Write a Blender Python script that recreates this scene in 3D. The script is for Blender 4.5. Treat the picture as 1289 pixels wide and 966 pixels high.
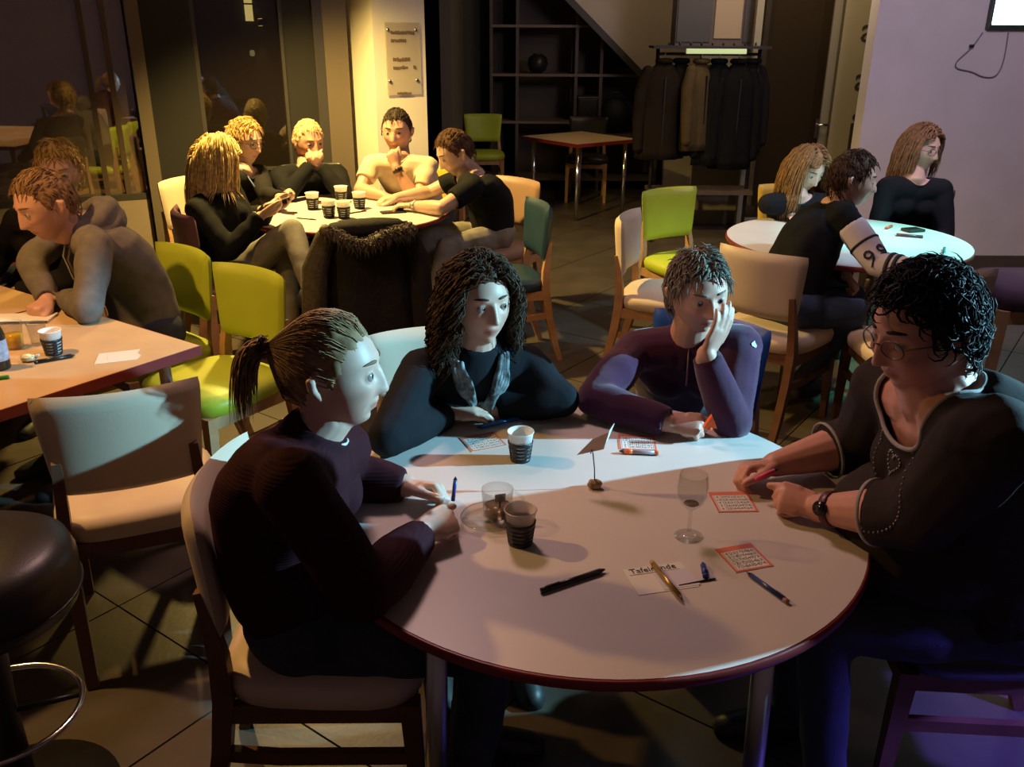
import bpy, bmesh, math, random
import numpy as np
from mathutils import Vector, Matrix

for o in list(bpy.data.objects): bpy.data.objects.remove(o)
scene = bpy.context.scene
COL = scene.collection
random.seed(7)
rng = np.random.default_rng(7)
PI = math.pi
def V(*a): return np.array(a if len(a) > 1 else a[0], float)
def nrm(v):
    v = np.asarray(v, float); return v/(np.linalg.norm(v)+1e-12)

# ------------------------------------------------------------------ camera
cam_d = bpy.data.cameras.new('camera'); cam = bpy.data.objects.new('camera', cam_d); COL.objects.link(cam)
cam_d.sensor_width = 36.0; cam_d.lens = 1115/1289*36.0; cam_d.clip_start = .05; cam_d.clip_end = 100
def _cam():
    p, r = math.radians(21.83), math.radians(0.31)
    fw = Vector((0, math.cos(p), -math.sin(p))); rt = Vector((1, 0, 0)); up = rt.cross(fw)
    R = math.cos(r)*rt+math.sin(r)*up; U = -math.sin(r)*rt+math.cos(r)*up
    m = Matrix((R, U, -fw)).transposed().to_4x4(); m.translation = (0, 0, 1.75)
    cam.matrix_world = m
_cam()
scene.camera = cam
# ------------------------------------------------------------------ world, lights, exposure
w = bpy.data.worlds.new('world'); scene.world = w; w.use_nodes = True
bg = w.node_tree.nodes['Background']; bg.inputs[0].default_value = (.66, .40, .42, 1); bg.inputs[1].default_value = .09
vs = scene.view_settings
vs.view_transform = 'Standard'; vs.look = 'None'; vs.gamma = 1; vs.use_curve_mapping = False; vs.exposure = 0.0
def light(kind, name, loc, target, col, power, size=.1, angle=60, blend=.3, shape=None):
    d = bpy.data.lights.new(name, kind); d.color = col; d.energy = power
    if kind == 'AREA': d.size = size
    else: d.shadow_soft_size = size
    if kind == 'SPOT': d.spot_size = math.radians(angle); d.spot_blend = blend
    o = bpy.data.objects.new(name, d); COL.objects.link(o); o.location = loc
    if target is not None:
        o.rotation_euler = (Vector(target)-Vector(loc)).to_track_quat('-Z', 'Y').to_euler()
    return o
# cold projector beam crossing the hall from the right, grazing the front table
light('SPOT', 'projector_beam', (3.35, 2.10, 1.92), (-.35, 1.86, .9), (.32, .75, 1.0), 1350, .025, 34, .3)
# cyan stage spot on the right hand table
light('SPOT', 'stage_spot_cyan', (3.6, 3.7, 2.75), (2.1, 4.5, .75), (.12, 1.0, .84), 620, .05, 22, .5)
light('SPOT', 'stage_spot_white', (2.6, 3.4, 2.8), (1.5, 4.6, .75), (.46, .80, 1.0), 210, .08, 30, .6)
# warm ceiling lamps over the middle and the left table
light('SPOT', 'warm_lamp_middle', (-1.45, 5.4, 2.5), (-1.0, 5.5, .7), (1.0, .68, .20), 600, .06, 130, .6)
light('SPOT', 'warm_lamp_left', (-2.3, 2.45, 2.65), (-1.5, 2.45, .5), (1.0, .54, .16), 185, .05, 104, .7)
# lilac wash on the right wall, blue light on the floor, weak rosy light over the front table
light('AREA', 'lilac_wash', (2.3, 4.1, 2.75), (3.3, 6.9, 1.2), (.96, .80, 1.0), 40, .7)
light('SPOT', 'blue_floor_spot', (2.4, .9, 2.2), (1.4, 1.45, 0), (.16, .12, 1.0), 600, .1, 42, .7)
light('AREA', 'rosy_house_light', (-.5, 3.3, 2.85), (.3, 1.6, .75), (1.0, .60, .56), 29, .4)
light('AREA', 'amber_stair_fill', (1.3, 8.9, 2.9), (1.2, 10.3, 1.5), (1.0, .70, .38), 4.5, .6)  # unseen fill added to brighten the stair wall
light('AREA', 'amber_hall_fill', (2.0, 7.35, 2.85), (2.2, 8.9, .4), (1.0, .74, .44), 26, 1.0)  # unseen fill added to brighten the coats, door and lettered panel

# ------------------------------------------------------------------ materials
MATS = {}
def mat(name, col, rough=.6, metal=0., noise=0., nscale=8., bump=0., bscale=60., bdist=.01, spec=.5, trans=0., ior=1.45, emit=None, estr=0., wave=None, alpha=1., vcol=False, sheen=0.):
    if name in MATS: return MATS[name]
    m = bpy.data.materials.new(name); m.use_nodes = True; nt = m.node_tree
    b = nt.nodes['Principled BSDF']
    b.inputs['Base Color'].default_value = (*col, 1); b.inputs['Roughness'].default_value = rough
    b.inputs['Metallic'].default_value = metal; b.inputs['Specular IOR Level'].default_value = spec
    b.inputs['Transmission Weight'].default_value = trans; b.inputs['IOR'].default_value = ior
    b.inputs['Alpha'].default_value = alpha
    if sheen: b.inputs['Sheen Weight'].default_value = sheen
    if emit: b.inputs['Emission Color'].default_value = (*emit, 1); b.inputs['Emission Strength'].default_value = estr
    tc = nt.nodes.new('ShaderNodeTexCoord')
    src = None
    if vcol:
        a = nt.nodes.new('ShaderNodeAttribute'); a.attribute_name = 'tint'; src = a.outputs['Color']
    if noise > 0:
        n = nt.nodes.new('ShaderNodeTexNoise'); n.inputs['Scale'].default_value = nscale; n.inputs['Detail'].default_value = 4
        nt.links.new(tc.outputs['Object'], n.inputs['Vector'])
        r = nt.nodes.new('ShaderNodeMapRange'); r.inputs['From Min'].default_value = .3; r.inputs['From Max'].default_value = .7
        r.inputs['To Min'].default_value = 1-noise; r.inputs['To Max'].default_value = 1+noise
        nt.links.new(n.outputs['Fac'], r.inputs['Value'])
        mx = nt.nodes.new('ShaderNodeMix'); mx.data_type = 'RGBA'; mx.blend_type = 'MULTIPLY'; mx.inputs[0].default_value = 1
        mx.inputs[6].default_value = (*col, 1)
        if src: nt.links.new(src, mx.inputs[6])
        nt.links.new(r.outputs[0], mx.inputs[7]); src = mx.outputs[2]
    if src: nt.links.new(src, b.inputs['Base Color'])
    if bump > 0 or wave:
        bp = nt.nodes.new('ShaderNodeBump'); bp.inputs['Strength'].default_value = bump or .5; bp.inputs['Distance'].default_value = bdist
        if wave:
            t = nt.nodes.new('ShaderNodeTexWave'); t.inputs['Scale'].default_value = wave; t.inputs['Distortion'].default_value = 1.5
            t.bands_direction = 'Z'
        else:
            t = nt.nodes.new('ShaderNodeTexNoise'); t.inputs['Scale'].default_value = bscale; t.inputs['Detail'].default_value = 3
        nt.links.new(tc.outputs['Object'], t.inputs['Vector']); nt.links.new(t.outputs[0], bp.inputs['Height'])
        nt.links.new(bp.outputs[0], b.inputs['Normal'])
    MATS[name] = m
    return m
def pane_mat(name, tint, refl, refl_haze=.0):
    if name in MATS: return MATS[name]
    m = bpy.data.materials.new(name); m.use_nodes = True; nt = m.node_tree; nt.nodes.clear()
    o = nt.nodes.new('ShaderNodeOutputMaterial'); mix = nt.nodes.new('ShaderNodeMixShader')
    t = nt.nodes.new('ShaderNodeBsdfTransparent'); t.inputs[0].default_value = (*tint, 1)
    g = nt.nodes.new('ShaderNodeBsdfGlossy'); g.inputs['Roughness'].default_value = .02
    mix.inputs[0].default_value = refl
    df = nt.nodes.new('ShaderNodeBsdfDiffuse'); df.inputs[0].default_value = (.30, .22, .15, 1); m2 = nt.nodes.new('ShaderNodeMixShader'); m2.inputs[0].default_value = refl_haze  # brown diffuse layer paints in the reflected haze of the lit room
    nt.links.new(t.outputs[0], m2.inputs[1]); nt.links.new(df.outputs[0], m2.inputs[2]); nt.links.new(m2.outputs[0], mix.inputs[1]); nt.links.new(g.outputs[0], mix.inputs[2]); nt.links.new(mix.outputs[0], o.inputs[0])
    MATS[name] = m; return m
def eye_mat():
    if 'eyeball' in MATS: return MATS['eyeball']
    m = bpy.data.materials.new('eyeball'); m.use_nodes = True; nt = m.node_tree; b = nt.nodes['Principled BSDF']
    b.inputs['Roughness'].default_value = .12
    tc = nt.nodes.new('ShaderNodeTexCoord'); nv = nt.nodes.new('ShaderNodeVectorMath'); nv.operation = 'NORMALIZE'
    sx = nt.nodes.new('ShaderNodeSeparateXYZ'); cr = nt.nodes.new('ShaderNodeValToRGB'); e = cr.color_ramp
    e.interpolation = 'LINEAR'
    e.elements[0].position = .0; e.elements[0].color = (.34, .30, .27, 1)
    e.elements[1].position = .86; e.elements[1].color = (.34, .30, .27, 1)
    for p, c in ((.875, (.05, .045, .04, 1)), (.9, (.10, .11, .11, 1)), (.955, (.08, .07, .06, 1)), (.97, (.004, .004, .004, 1))):
        x = e.elements.new(p); x.color = c
    nt.links.new(tc.outputs['Object'], nv.inputs[0]); nt.links.new(nv.outputs[0], sx.inputs[0])
    nt.links.new(sx.outputs['Y'], cr.inputs[0]); nt.links.new(cr.outputs[0], b.inputs['Base Color'])
    MATS['eyeball'] = m; return m

# ------------------------------------------------------------------ mesh building
class MB:
    def __init__(s): s.v = []; s.f = []; s.n = 0
    def add(s, verts, faces):
        verts = np.asarray(verts, float).reshape(-1, 3); k = s.n
        s.v.append(verts); s.f += [tuple(i+k for i in f) for f in faces]; s.n += len(verts); return s
    def box(s, c, size, rot=None):
        x, y, z = [k/2 for k in size]
        p = V([(-x,-y,-z),(x,-y,-z),(x,y,-z),(-x,y,-z),(-x,-y,z),(x,-y,z),(x,y,z),(-x,y,z)])
        if rot is not None: p = p@np.asarray(rot).T
        return s.add(p+V(c), [(0,3,2,1),(4,5,6,7),(0,1,5,4),(1,2,6,5),(2,3,7,6),(3,0,4,7)])
    def rings(s, rings, cap=True, closed=False):
        n = len(rings[0]); m = len(rings); f = []
        for i in range(m-1 if not closed else m):
            a, b = i*n, ((i+1) % m)*n
            for j in range(n):
                k = (j+1) % n; f.append((a+j, a+k, b+k, b+j))
        if cap and not closed:
            f.append(tuple(range(n-1, -1, -1))); f.append(tuple((m-1)*n+j for j in range(n)))
        return s.add(np.concatenate(rings), f)
    def tube(s, pts, r, sides=8, round_caps=False, closed=False, up=None):
        """r: scalar, list of scalars, or list of (ra, rb) along (side, up) axes"""
        pts = [V(p) for p in pts]; m = len(pts)
        rr = [r]*m if np.isscalar(r) else list(r)
        rr = [(q, q) if np.isscalar(q) else tuple(q) for q in rr]
        if round_caps:
            d0, d1 = nrm(pts[0]-pts[1]), nrm(pts[-1]-pts[-2]); a, b = rr[0], rr[-1]; ma, mb_ = min(a), min(b)
            pre, post, pr, por = [], [], [], []
            for t in (.12, .5, .87):
                k = math.sqrt(1-t*t)
                post.append(pts[-1]+d1*mb_*(t if t != .12 else .12)); por.append((b[0]*k, b[1]*k))
                pre.insert(0, pts[0]+d0*ma*t); pr.insert(0, (a[0]*k, a[1]*k))
            post.append(pts[-1]+d1*mb_*.99); por.append((b[0]*.14, b[1]*.14)); pre.insert(0, pts[0]+d0*ma*.99); pr.insert(0, (a[0]*.14, a[1]*.14))
            pts = pre+pts+post; rr = pr+rr+por; m = len(pts)
        ang = np.arange(sides)*2*PI/sides + (PI/4 if sides == 4 else 0)
        ca, sa = np.cos(ang), np.sin(ang)
        if sides == 4: ca, sa = ca*math.sqrt(2), sa*math.sqrt(2)
        rings = []; prev = None
        for i in range(m):
            if closed: t = nrm(pts[(i+1) % m]-pts[i-1])
            else: t = nrm(pts[min(i+1, m-1)]-pts[max(i-1, 0)])
            if up is not None: u = V(up)
            elif prev is not None: u = prev
            else: u = V(0, 0, 1) if abs(t[2]) < .9 else V(0, 1, 0)
            a = nrm(np.cross(u, t)) if np.linalg.norm(np.cross(u, t)) > 1e-6 else nrm(np.cross(V(1, .3, .1), t))
            b = np.cross(t, a); prev = b
            rings.append(pts[i]+np.outer(ca*rr[i][0], a)+np.outer(sa*rr[i][1], b))
        return s.rings(rings, True, closed)
    def lathe(s, prof, n=24, c=(0, 0, 0), closed=False):
        a = np.arange(n)*2*PI/n
        rg = [np.stack([c[0]+r*np.cos(a), c[1]+r*np.sin(a), np.full(n, c[2]+z)], 1) for r, z in prof]
        return s.rings(rg, True, closed)
    def ell(s, c, r, R=None, nu=20, nv=14):
        th = (np.arange(nv)+.5)/nv*PI; ph = np.arange(nu)*2*PI/nu
        rg = []
        for t in th[::-1]:
            p = np.stack([r[0]*math.sin(t)*np.cos(ph), r[1]*math.sin(t)*np.sin(ph), np.full(nu, r[2]*math.cos(t))], 1)
            if R is not None: p = p@np.asarray(R)
            rg.append(p+V(c))
        return s.rings(rg)
    def prism(s, poly, z0, z1):
        n = len(poly); p = np.array([(x, y, z0) for x, y in poly]+[(x, y, z1) for x, y in poly])
        return s.add(p, [tuple(range(n-1, -1, -1)), tuple(range(n, 2*n))]+[(i, (i+1) % n, n+(i+1) % n, n+i) for i in range(n)])
    def xf(s, R=None, t=(0, 0, 0)):
        s.v = [(v@np.asarray(R).T if R is not None else v)+V(t) for v in s.v]; return s
    def mesh(s, name):
        me = bpy.data.meshes.new(name); me.from_pydata(np.concatenate(s.v).tolist(), [], s.f); me.validate(); me.update(); return me
    def build(s, name, m, parent=None, smooth=True, bevel=0, sub=0, loc=None):
        return link(name, s.mesh(name), m, parent, smooth, bevel, sub, loc)
def link(name, me, m, parent=None, smooth=True, bevel=0, sub=0, loc=None):
    o = bpy.data.objects.new(name, me); COL.objects.link(o)
    if m is not None and not me.materials: me.materials.append(m)
    if smooth:
        me.polygons.foreach_set('use_smooth', [True]*len(me.polygons))
    if bevel:
        b = o.modifiers.new('bevel', 'BEVEL'); b.width = bevel; b.segments = 2; b.limit_method = 'ANGLE'; b.angle_limit = .7
    if sub:
        q = o.modifiers.new('sub', 'SUBSURF'); q.levels = sub; q.render_levels = sub
    if parent is not None: o.parent = parent
    if loc is not None: o.location = loc
    return o
def flat(o):
    """smooth by angle for hard objects"""
    me = o.data
    me.polygons.foreach_set('use_smooth', [False]*len(me.polygons)); return o
def tag(o, label=None, cat=None, group=None, kind=None):
    if label: o['label'] = label
    if cat: o['category'] = cat
    if group: o['group'] = group
    if kind: o['kind'] = kind
    return o
def thing(name, label, cat, loc=(0, 0, 0), rz=0, group=None):
    o = bpy.data.objects.new(name, None); COL.objects.link(o); o.empty_display_size = .1
    o.location = loc; o.rotation_euler = (0, 0, rz); return tag(o, label, cat, group)
def dup(root, loc, rz, label=None, group=None, swap=None):
    r = root.copy(); COL.objects.link(r); r.location = loc; r.rotation_euler = (0, 0, rz)
    if label: r['label'] = label
    if group: r['group'] = group
    for ch in list(root.children):
        c = ch.copy(); COL.objects.link(c); c.parent = r
        for g in ch.children:
            d = g.copy(); COL.objects.link(d); d.parent = c
    return r
def struct(o): o['kind'] = 'structure'; return o
def rotz(a): return np.array([[math.cos(a), -math.sin(a), 0], [math.sin(a), math.cos(a), 0], [0, 0, 1]])
def text_mesh(txt, size, depth=.0004):
    cu = bpy.data.curves.new('txt', 'FONT'); cu.body = txt; cu.size = size; cu.extrude = depth; cu.resolution_u = 2
    cu.align_x = 'CENTER'; cu.align_y = 'CENTER'
    ob = bpy.data.objects.new('txt', cu); COL.objects.link(ob)
    dg = bpy.context.evaluated_depsgraph_get(); me = bpy.data.meshes.new_from_object(ob.evaluated_get(dg))
    v = np.array([tuple(q.co) for q in me.vertices]); f = [tuple(p.vertices) for p in me.polygons]
    bpy.data.objects.remove(ob); bpy.data.curves.remove(cu); bpy.data.meshes.remove(me)
    return v, f

# ================================================================== THE SETTING
m_tile = mat('floor_tile', (.078, .063, .046), .40, noise=.25, nscale=3.5, bump=.15, bscale=40, bdist=.004)
m_grout = mat('grout', (.035, .03, .026), .9)
m_plaster = mat('plaster', (.62, .56, .48), .85, noise=.05, nscale=3, bump=.1, bscale=90)
m_plaster_l = mat('plaster_lilac', (.60, .55, .57), .85, noise=.05, nscale=3, bump=.1, bscale=90)
m_col = mat('column_paint', (.80, .74, .62), .8, noise=.03, nscale=4, bump=.08, bscale=80)
m_dark = mat('dark_laminate', (.085, .062, .05), .5, noise=.15, nscale=5)
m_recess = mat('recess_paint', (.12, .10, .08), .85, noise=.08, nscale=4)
m_frame = mat('frame_dark', (.05, .045, .04), .45)
m_framel = mat('frame_light', (.14, .11, .075), .55)
m_chrome = mat('chrome', (.75, .75, .76), .18, 1.0)
m_steel = mat('brushed_steel', (.5, .5, .5), .38, 1.0)
m_black = mat('black_plastic', (.014, .013, .013), .38)

U54 = V(math.cos(math.radians(54)), math.sin(math.radians(54)), 0); V54 = V(-U54[1], U54[0], 0)
fl = struct(MB().box((.3, 6.0, -.03), (11, 14, .04)).build('floor', m_grout, smooth=False))
TS = .645
bm_t = MB().box((0, 0, 0), (TS-.006, TS-.006, .022)).mesh('tile'); bm_t.materials.append(m_tile)
k = 0
cand = []
for i in range(-14, 24):
    for j in range(-12, 20):
        c = U54*(i+.35)*TS + V54*(1.80+(j+.5)*TS)
        if -.2 < c[1] < 12.2 and abs(c[0]) < .9+.62*c[1] and c[0] < 4.8 and c[0] > -4.6: cand.append(c)
cand.sort(key=lambda c: np.hypot(c[0], c[1]))
far = MB()
for q, c in enumerate(cand):
    if q < 298:
        o = bpy.data.objects.new('tile', bm_t); COL.objects.link(o); o.parent = fl
        o.location = (c[0], c[1], -.0115+random.uniform(-.0005, .0004)); o.rotation_euler = (0, 0, math.radians(54))
    else: far.box((c[0], c[1], -.0115), (TS-.006, TS-.006, .022), rotz(math.radians(54)))
if far.n: far.build('tile_field', m_tile, fl, False)['kind'] = 'stuff'
struct(MB().box((.3, 6.0, 3.05), (11, 14, .1)).build('ceiling', mat('ceiling_paint', (.16, .13, .12), .9), smooth=False))

# --- right wall (faces the camera), television and its cable
struct(MB().box((4.22, 6.99, 1.5), (3.2, .16, 3.0)).build('wall_right', m_plaster_l, smooth=False))
struct(MB().box((4.22, 6.9, .05), (3.2, .02, .1)).build('baseboard_right', m_dark, smooth=False))
tv = thing('television', 'flat television glowing white on the lilac wall', 'television', (3.93, 6.865, 1.745), 0)
MB().box((0, .01, .33), (1.06, .05, .62)).build('housing', mat('tv_green_black', (.02, .035, .03), .35), tv, False, .006)
MB().box((0, -.0165, .335), (1.02, .003, .57)).build('screen', mat('screen_glow', (.8, 1, .95), .3, emit=(.78, 1.0, .92), estr=5.0), tv, False)
cb = thing('power_cable', 'thin grey cable looping below the television', 'cable', (3.45, 6.88, 1.45))
cp = []
for t in np.linspace(0, 1, 40):
    pts = V([(3.39,1.745),(3.33,1.64),(3.245,1.55),(3.25,1.50),(3.36,1.475),(3.46,1.44),(3.545,1.45),(3.58,1.55),(3.575,1.745)])
    x = t*(len(pts)-1); i = min(int(x), len(pts)-2); u = x-i
    p0, p1, p2, p3 = pts[max(i-1, 0)], pts[i], pts[i+1], pts[min(i+2, len(pts)-1)]
    q = .5*((2*p1)+(-p0+p2)*u+(2*p0-5*p1+4*p2-p3)*u*u+(-p0+3*p1-3*p2+p3)*u**3)
    cp.append((q[0]-3.45, 0.015, q[1]-1.45))
MB().tube(cp, .0042, 6).build('cord', mat('cable_grey', (.2, .17, .2), .5), cb)
MB().box((-.125, .01, .2), (.03, .022, .022)).build('connector', m_black, cb, False, .003)

# --- left glazed wall
ang_g = math.radians(25); GT = V(math.cos(ang_g), math.sin(ang_g), 0); GN = V(-GT[1], GT[0], 0); G0 = GN*6.8
def gp(s, d=0, z=0): return G0+GT*s+GN*d+V(0, 0, z)
Rg = rotz(ang_g)
struct(MB().box(gp(-2.0, .06, .31), (4.66, .14, .62), Rg).build('wall_left', mat('sill_wall', (.30, .235, .17), .8, noise=.06), smooth=False))
swirl = MB()
pts = [gp(-.84+.25*math.cos(a)*(1+.05*a), -.016, .25+.17*math.sin(a)) for a in np.linspace(-.9, 2.6, 26)]
swirl.tube([p for p in pts], [(.04*math.sin(PI*(i+1)/28)+.012, .003) for i in range(26)], 6, up=GN)
tag(swirl.build('wall_graphic', mat('red_paint', (.45, .035, .02), .7)), 'red curved painted swirl on the sill wall at left', 'wall graphic')
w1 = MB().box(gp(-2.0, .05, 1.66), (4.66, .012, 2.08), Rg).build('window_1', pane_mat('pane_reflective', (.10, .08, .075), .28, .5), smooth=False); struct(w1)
MB().box(gp(-2.0, .05, .64), (4.66, .12, .045), Rg).build('window_sill', m_frame, w1, False)
for s_ in (.07, .205): MB().box(gp(s_, .03, 1.66), (.035, .05, 2.0), Rg).build('mullion', mat('mullion_brown', (.09, .06, .04), .5), w1, False)
for s_ in (-1.4, -2.7): MB().box(gp(s_, .03, 1.66), (.035, .05, 2.0), Rg).build('mullion', MATS['mullion_brown'], w1, False)
struct(MB().box(gp(.385, .0, 1.5), (.085, .14, 3.0), Rg).build('trim_1', m_framel, smooth=False))
struct(MB().box(gp(.59, .05, 1.5), (.325, .1, 3.0), Rg).build('trim_2', mat('panel_olive', (.016, .0145, .012), .75), smooth=False))
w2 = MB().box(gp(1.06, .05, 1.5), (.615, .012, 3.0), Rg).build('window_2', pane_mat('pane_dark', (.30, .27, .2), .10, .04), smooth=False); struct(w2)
for s_ in (.765, 1.36): MB().box(gp(s_, .04, 1.5), (.03, .06, 3.0), Rg).build('frame_post', m_frame, w2, False)
for z_ in (.5, .78): MB().box(gp(1.06, .03, z_), (.6, .03, .02), Rg).build('glazing_bar', m_frame, w2, False)
struct(MB().box(gp(1.475, .05, 1.5), (.215, .08, 3.0), Rg).build('trim_3', MATS['panel_olive'], smooth=False))
struct(MB().box(gp(1.615, .04, 1.5), (.07, .1, 3.0), Rg).build('trim_4', m_frame, smooth=False))
struct(MB().box(gp(1.74, .05, 1.5), (.18, .1, 3.0), Rg).build('trim_5', m_framel, smooth=False))
# facade outside, seen through the glass
fa = struct(MB().box(gp(1.2, 3.2, 1.5), (7, .1, 5), Rg).build('wall_outside', mat('facade', (.05, .045, .035), .9), smooth=False))
lw = thing('lit_window', 'narrow lit window shining through the dark glass door', 'lit window', gp(1.67, 3.12, 1.76))
MB().box((0, 0, .30), (.075, .03, .50), Rg).build('pane', mat('window_glow', (1, .95, .6), .4, emit=(1.0, .93, .52), estr=6.0), lw, False)
MB().box((0, -.02, .21), (.09, .02, .015), Rg).build('glazing_bar', m_frame, lw, False)
lw2 = MB().box(gp(1.665, 3.12, 1.505), (.05, .03, .06), Rg).build('outside_light', mat('small_glow', (.8, .9, .6), .4, emit=(.7, .8, .5), estr=2.0), smooth=False, bevel=.02)
tag(lw2, 'small greenish light spot below the lit window outside', 'light')
sc_ = thing('wall_sconce', 'small wall lamp throwing light up and down outside', 'wall lamp', gp(1.772, 3.1, 1.80))
MB().tube([(0, 0, -.03), (0, 0, .03)], .03, 14).build('housing', m_frame, sc_)
for sg in (-1, 1):
    MB().lathe([(.001, sg*.032), (.022, sg*.032), (.022, sg*.036), (.001, sg*.036)], 12).build('bulb', mat('sconce_glow', (1, .8, .4), .4, emit=(1, .75, .3), estr=8), sc_)
    l = light('SPOT', 'sconce_light', tuple(gp(1.772, 3.09, 1.80+sg*.09)), tuple(gp(1.772, 3.14, 1.80+sg*1.0)), (1, .72, .36), 14, .02, 40, .8)

# --- column with the acrylic sign
cc = V(-.965, 7.08, 0); Rc = rotz(math.radians(40))
struct(MB().box(cc+V(0, 0, 1.5), (.45, .41, 3.0), Rc).build('column', m_col, smooth=False))
# right-front face of the column: normal = Rc @ (0,-1,0) rotated
fn = Rc@V(0, -1, 0); ft = Rc@V(1, 0, 0)
sg = thing('direction_sign', 'clear acrylic direction sign with small lettering on the column', 'sign', cc+fn*.205+V(0, 0, 1.28))
Rs = np.stack([ft, -fn, V(0, 0, 1)], 1)
MB().box(fn*.012+ft*.02+V(0, 0, .26), (.30, .004, .50), Rs).build('acrylic_plate', mat('acrylic', (.62, .55, .46), .25, alpha=.55), sg, False)
for dx in (-.11, .13):
    for z_ in (.46, .11):
        p = ft*dx+fn*.018+V(0, 0, z_)
        MB().tube([p-fn*.018, p+fn*.006], .011, 10).build('standoff', m_chrome, sg)
for n_, z_, x0, h in ((12, .44, -.085, .028), (8, .385, -.085, .026), (10, .255, -.075, .028), (8, .20, -.075, .026), (2, .20, .1, .026), (9, .02, -.05, .02)):
    x = x0
    for i in range(n_):
        wd = random.uniform(.012, .02)
        MB().box(ft*(x+wd/2)+fn*.0155+V(0, 0, z_+random.uniform(-.002, .004)), (wd*.8, .0012, h*random.uniform(.6, 1)), Rs).build('lettering', mat('sign_brown', (.16, .10, .06), .7), sg, False)
        x += wd

# --- back of the hall: stair wall, under-stair recess with shelving
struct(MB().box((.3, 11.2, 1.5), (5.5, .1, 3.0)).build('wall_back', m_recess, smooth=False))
yb = 10.3
tri = MB()
poly = [(.62, 2.05), (1.66, 1.09), (1.72, 1.0), (1.72, 0), (2.6, 0), (2.6, 3), (-.45, 3)]
n = len(poly); pv = [(x, yb, z) for x, z in poly]+[(x, yb+.1, z) for x, z in poly]
tri.add(pv, [tuple(range(n)), tuple(range(2*n-1, n-1, -1))]+[(i, n+i, n+(i+1) % n, (i+1) % n) for i in range(n)])
struct(tri.build('wall_stair', m_plaster, smooth=False))
st_s = MB(); d = nrm(V(1.04, 0, -.96)); Rst = np.stack([d, V(0, 1, 0), np.cross(d, V(0, 1, 0))], 1)
st_s.box((.92, yb-.03, 1.735), (2.35, .07, .07), Rst); struct(st_s.build('trim_6', m_frame, smooth=False))
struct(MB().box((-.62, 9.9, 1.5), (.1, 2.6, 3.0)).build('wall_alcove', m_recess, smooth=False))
sh = thing('shelf_unit', 'dark built-in shelving under the stairs', 'shelving', (.7, 10.75, 0))
for x_ in (-.95, -.66, .0, .28, .95):
    hgt = 2.6 if x_ < .1 else (1.9 if x_ < .5 else 1.25)
    MB().box((x_, 0, hgt/2), (.035, .5, hgt)).build('upright', m_dark, sh, False)
for z_, x0, x1 in ((.12, -.95, .95), (.76, -.95, .28), (.62, .28, .95), (1.27, -.95, .93), (1.78, -.95, .15)):
    MB().box(((x0+x1)/2, -.01, z_), (x1-x0, .5, .028)).build('shelf', mat('shelf_edge', (.16, .125, .10), .5), sh, False)
b = thing('round_vase', 'round black vase on the upper dark shelf', 'vase', (.27, 10.6, 1.285))
MB().lathe([(.04, 0), (.09, .03), (.115, .1), (.1, .17), (.05, .2), (.04, .205), (.035, .2)], 20).build('body', m_black, b)
MB().lathe([(.05, .2), (.055, .205), (.05, .212), (.04, .205)], 20, closed=True).build('rim', m_frame, b)
b = thing('storage_box', 'dark square box on the shelf behind the spare table', 'box', (.84, 10.6, .776))
MB().box((0, 0, .13), (.23, .28, .24)).build('body', m_black, b, False, .015); MB().box((0, 0, .255), (.24, .29, .03)).build('lid', m_frame, b, False, .01)
b = thing('black_bag', 'rounded black bag on the shelf under the stair slope', 'bag', (1.165, 10.6, .636))
MB().ell((0, 0, .2), (.18, .12, .2)).build('body', mat('bag_black', (.012, .012, .013), .6, bump=.3), b)
MB().tube([(.1*math.cos(a), 0, .36+.09*math.sin(a)) for a in np.linspace(0, PI, 12)], .012, 6).build('handle', m_black, b)
b = thing('patterned_basket', 'small patterned basket on the right end of the shelf', 'basket', (1.505, 10.6, .636))
MB().lathe([(.09, 0), (.13, .05), (.14, .15), (.13, .22), (.12, .21), (.125, .12), (.08, .02)], 20).build('body', mat('basket_mix', (.16, .13, .10), .8, noise=.6, nscale=24), b)
MB().tube([(.13*math.cos(a), .13*math.sin(a), .22) for a in np.linspace(0, 2*PI, 20)[:-1]], .012, 6, closed=True).build('rim', m_dark, b)

# --- glass door with letters and side panel right of the coats
struct(MB().box((2.02, 8.62, 1.5), (.62, .1, 3.0)).build('wall_niche', mat('niche_grey', (.19, .17, .135), .8), smooth=False))
struct(MB().box((3.1, 9.6, 1.5), (2.2, .1, 3.0)).build('wall_corridor', mat('corridor', (.42, .34, .22), .85), smooth=False))
dr = thing('door_1', None, None, (2.1, 8.3, 0)); struct(dr)
gd = nrm(V(.75, .02, 0)); Rd = rotz(math.atan2(gd[1], gd[0]))
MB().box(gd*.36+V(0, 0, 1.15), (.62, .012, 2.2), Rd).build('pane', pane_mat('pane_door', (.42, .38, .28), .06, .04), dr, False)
for s_, wd in ((.02, .06), (.70, .07)): MB().box(gd*s_+V(0, 0, 1.2), (wd, .06, 2.4), Rd).build('stile', mat('door_grey', (.27, .25, .19), .5), dr, False)
for z_ in (.06, 2.3): MB().box(gd*.36+V(0, 0, z_), (.62, .055, .12), Rd).build('rail', MATS['door_grey'], dr, False)
hd = MB().tube([(.63, -.03, .965), (.63, -.075, .965), (.73, -.08, .965)], .011, 8).build('handle', m_chrome, dr)
MB().box((.63, -.034, .93), (.03, .008, .17)).build('escutcheon', m_chrome, dr, False)
MB().box((.75, .0, 1.2), (.035, .09, 2.4)).build('post', mat('door_post', (.10, .085, .06), .5), dr, False)
w3 = struct(MB().box((3.15, 8.05, 1.2), (.75, .012, 2.4)).build('window_3', mat('frosted', (.33, .29, .19), .5), smooth=False))
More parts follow.
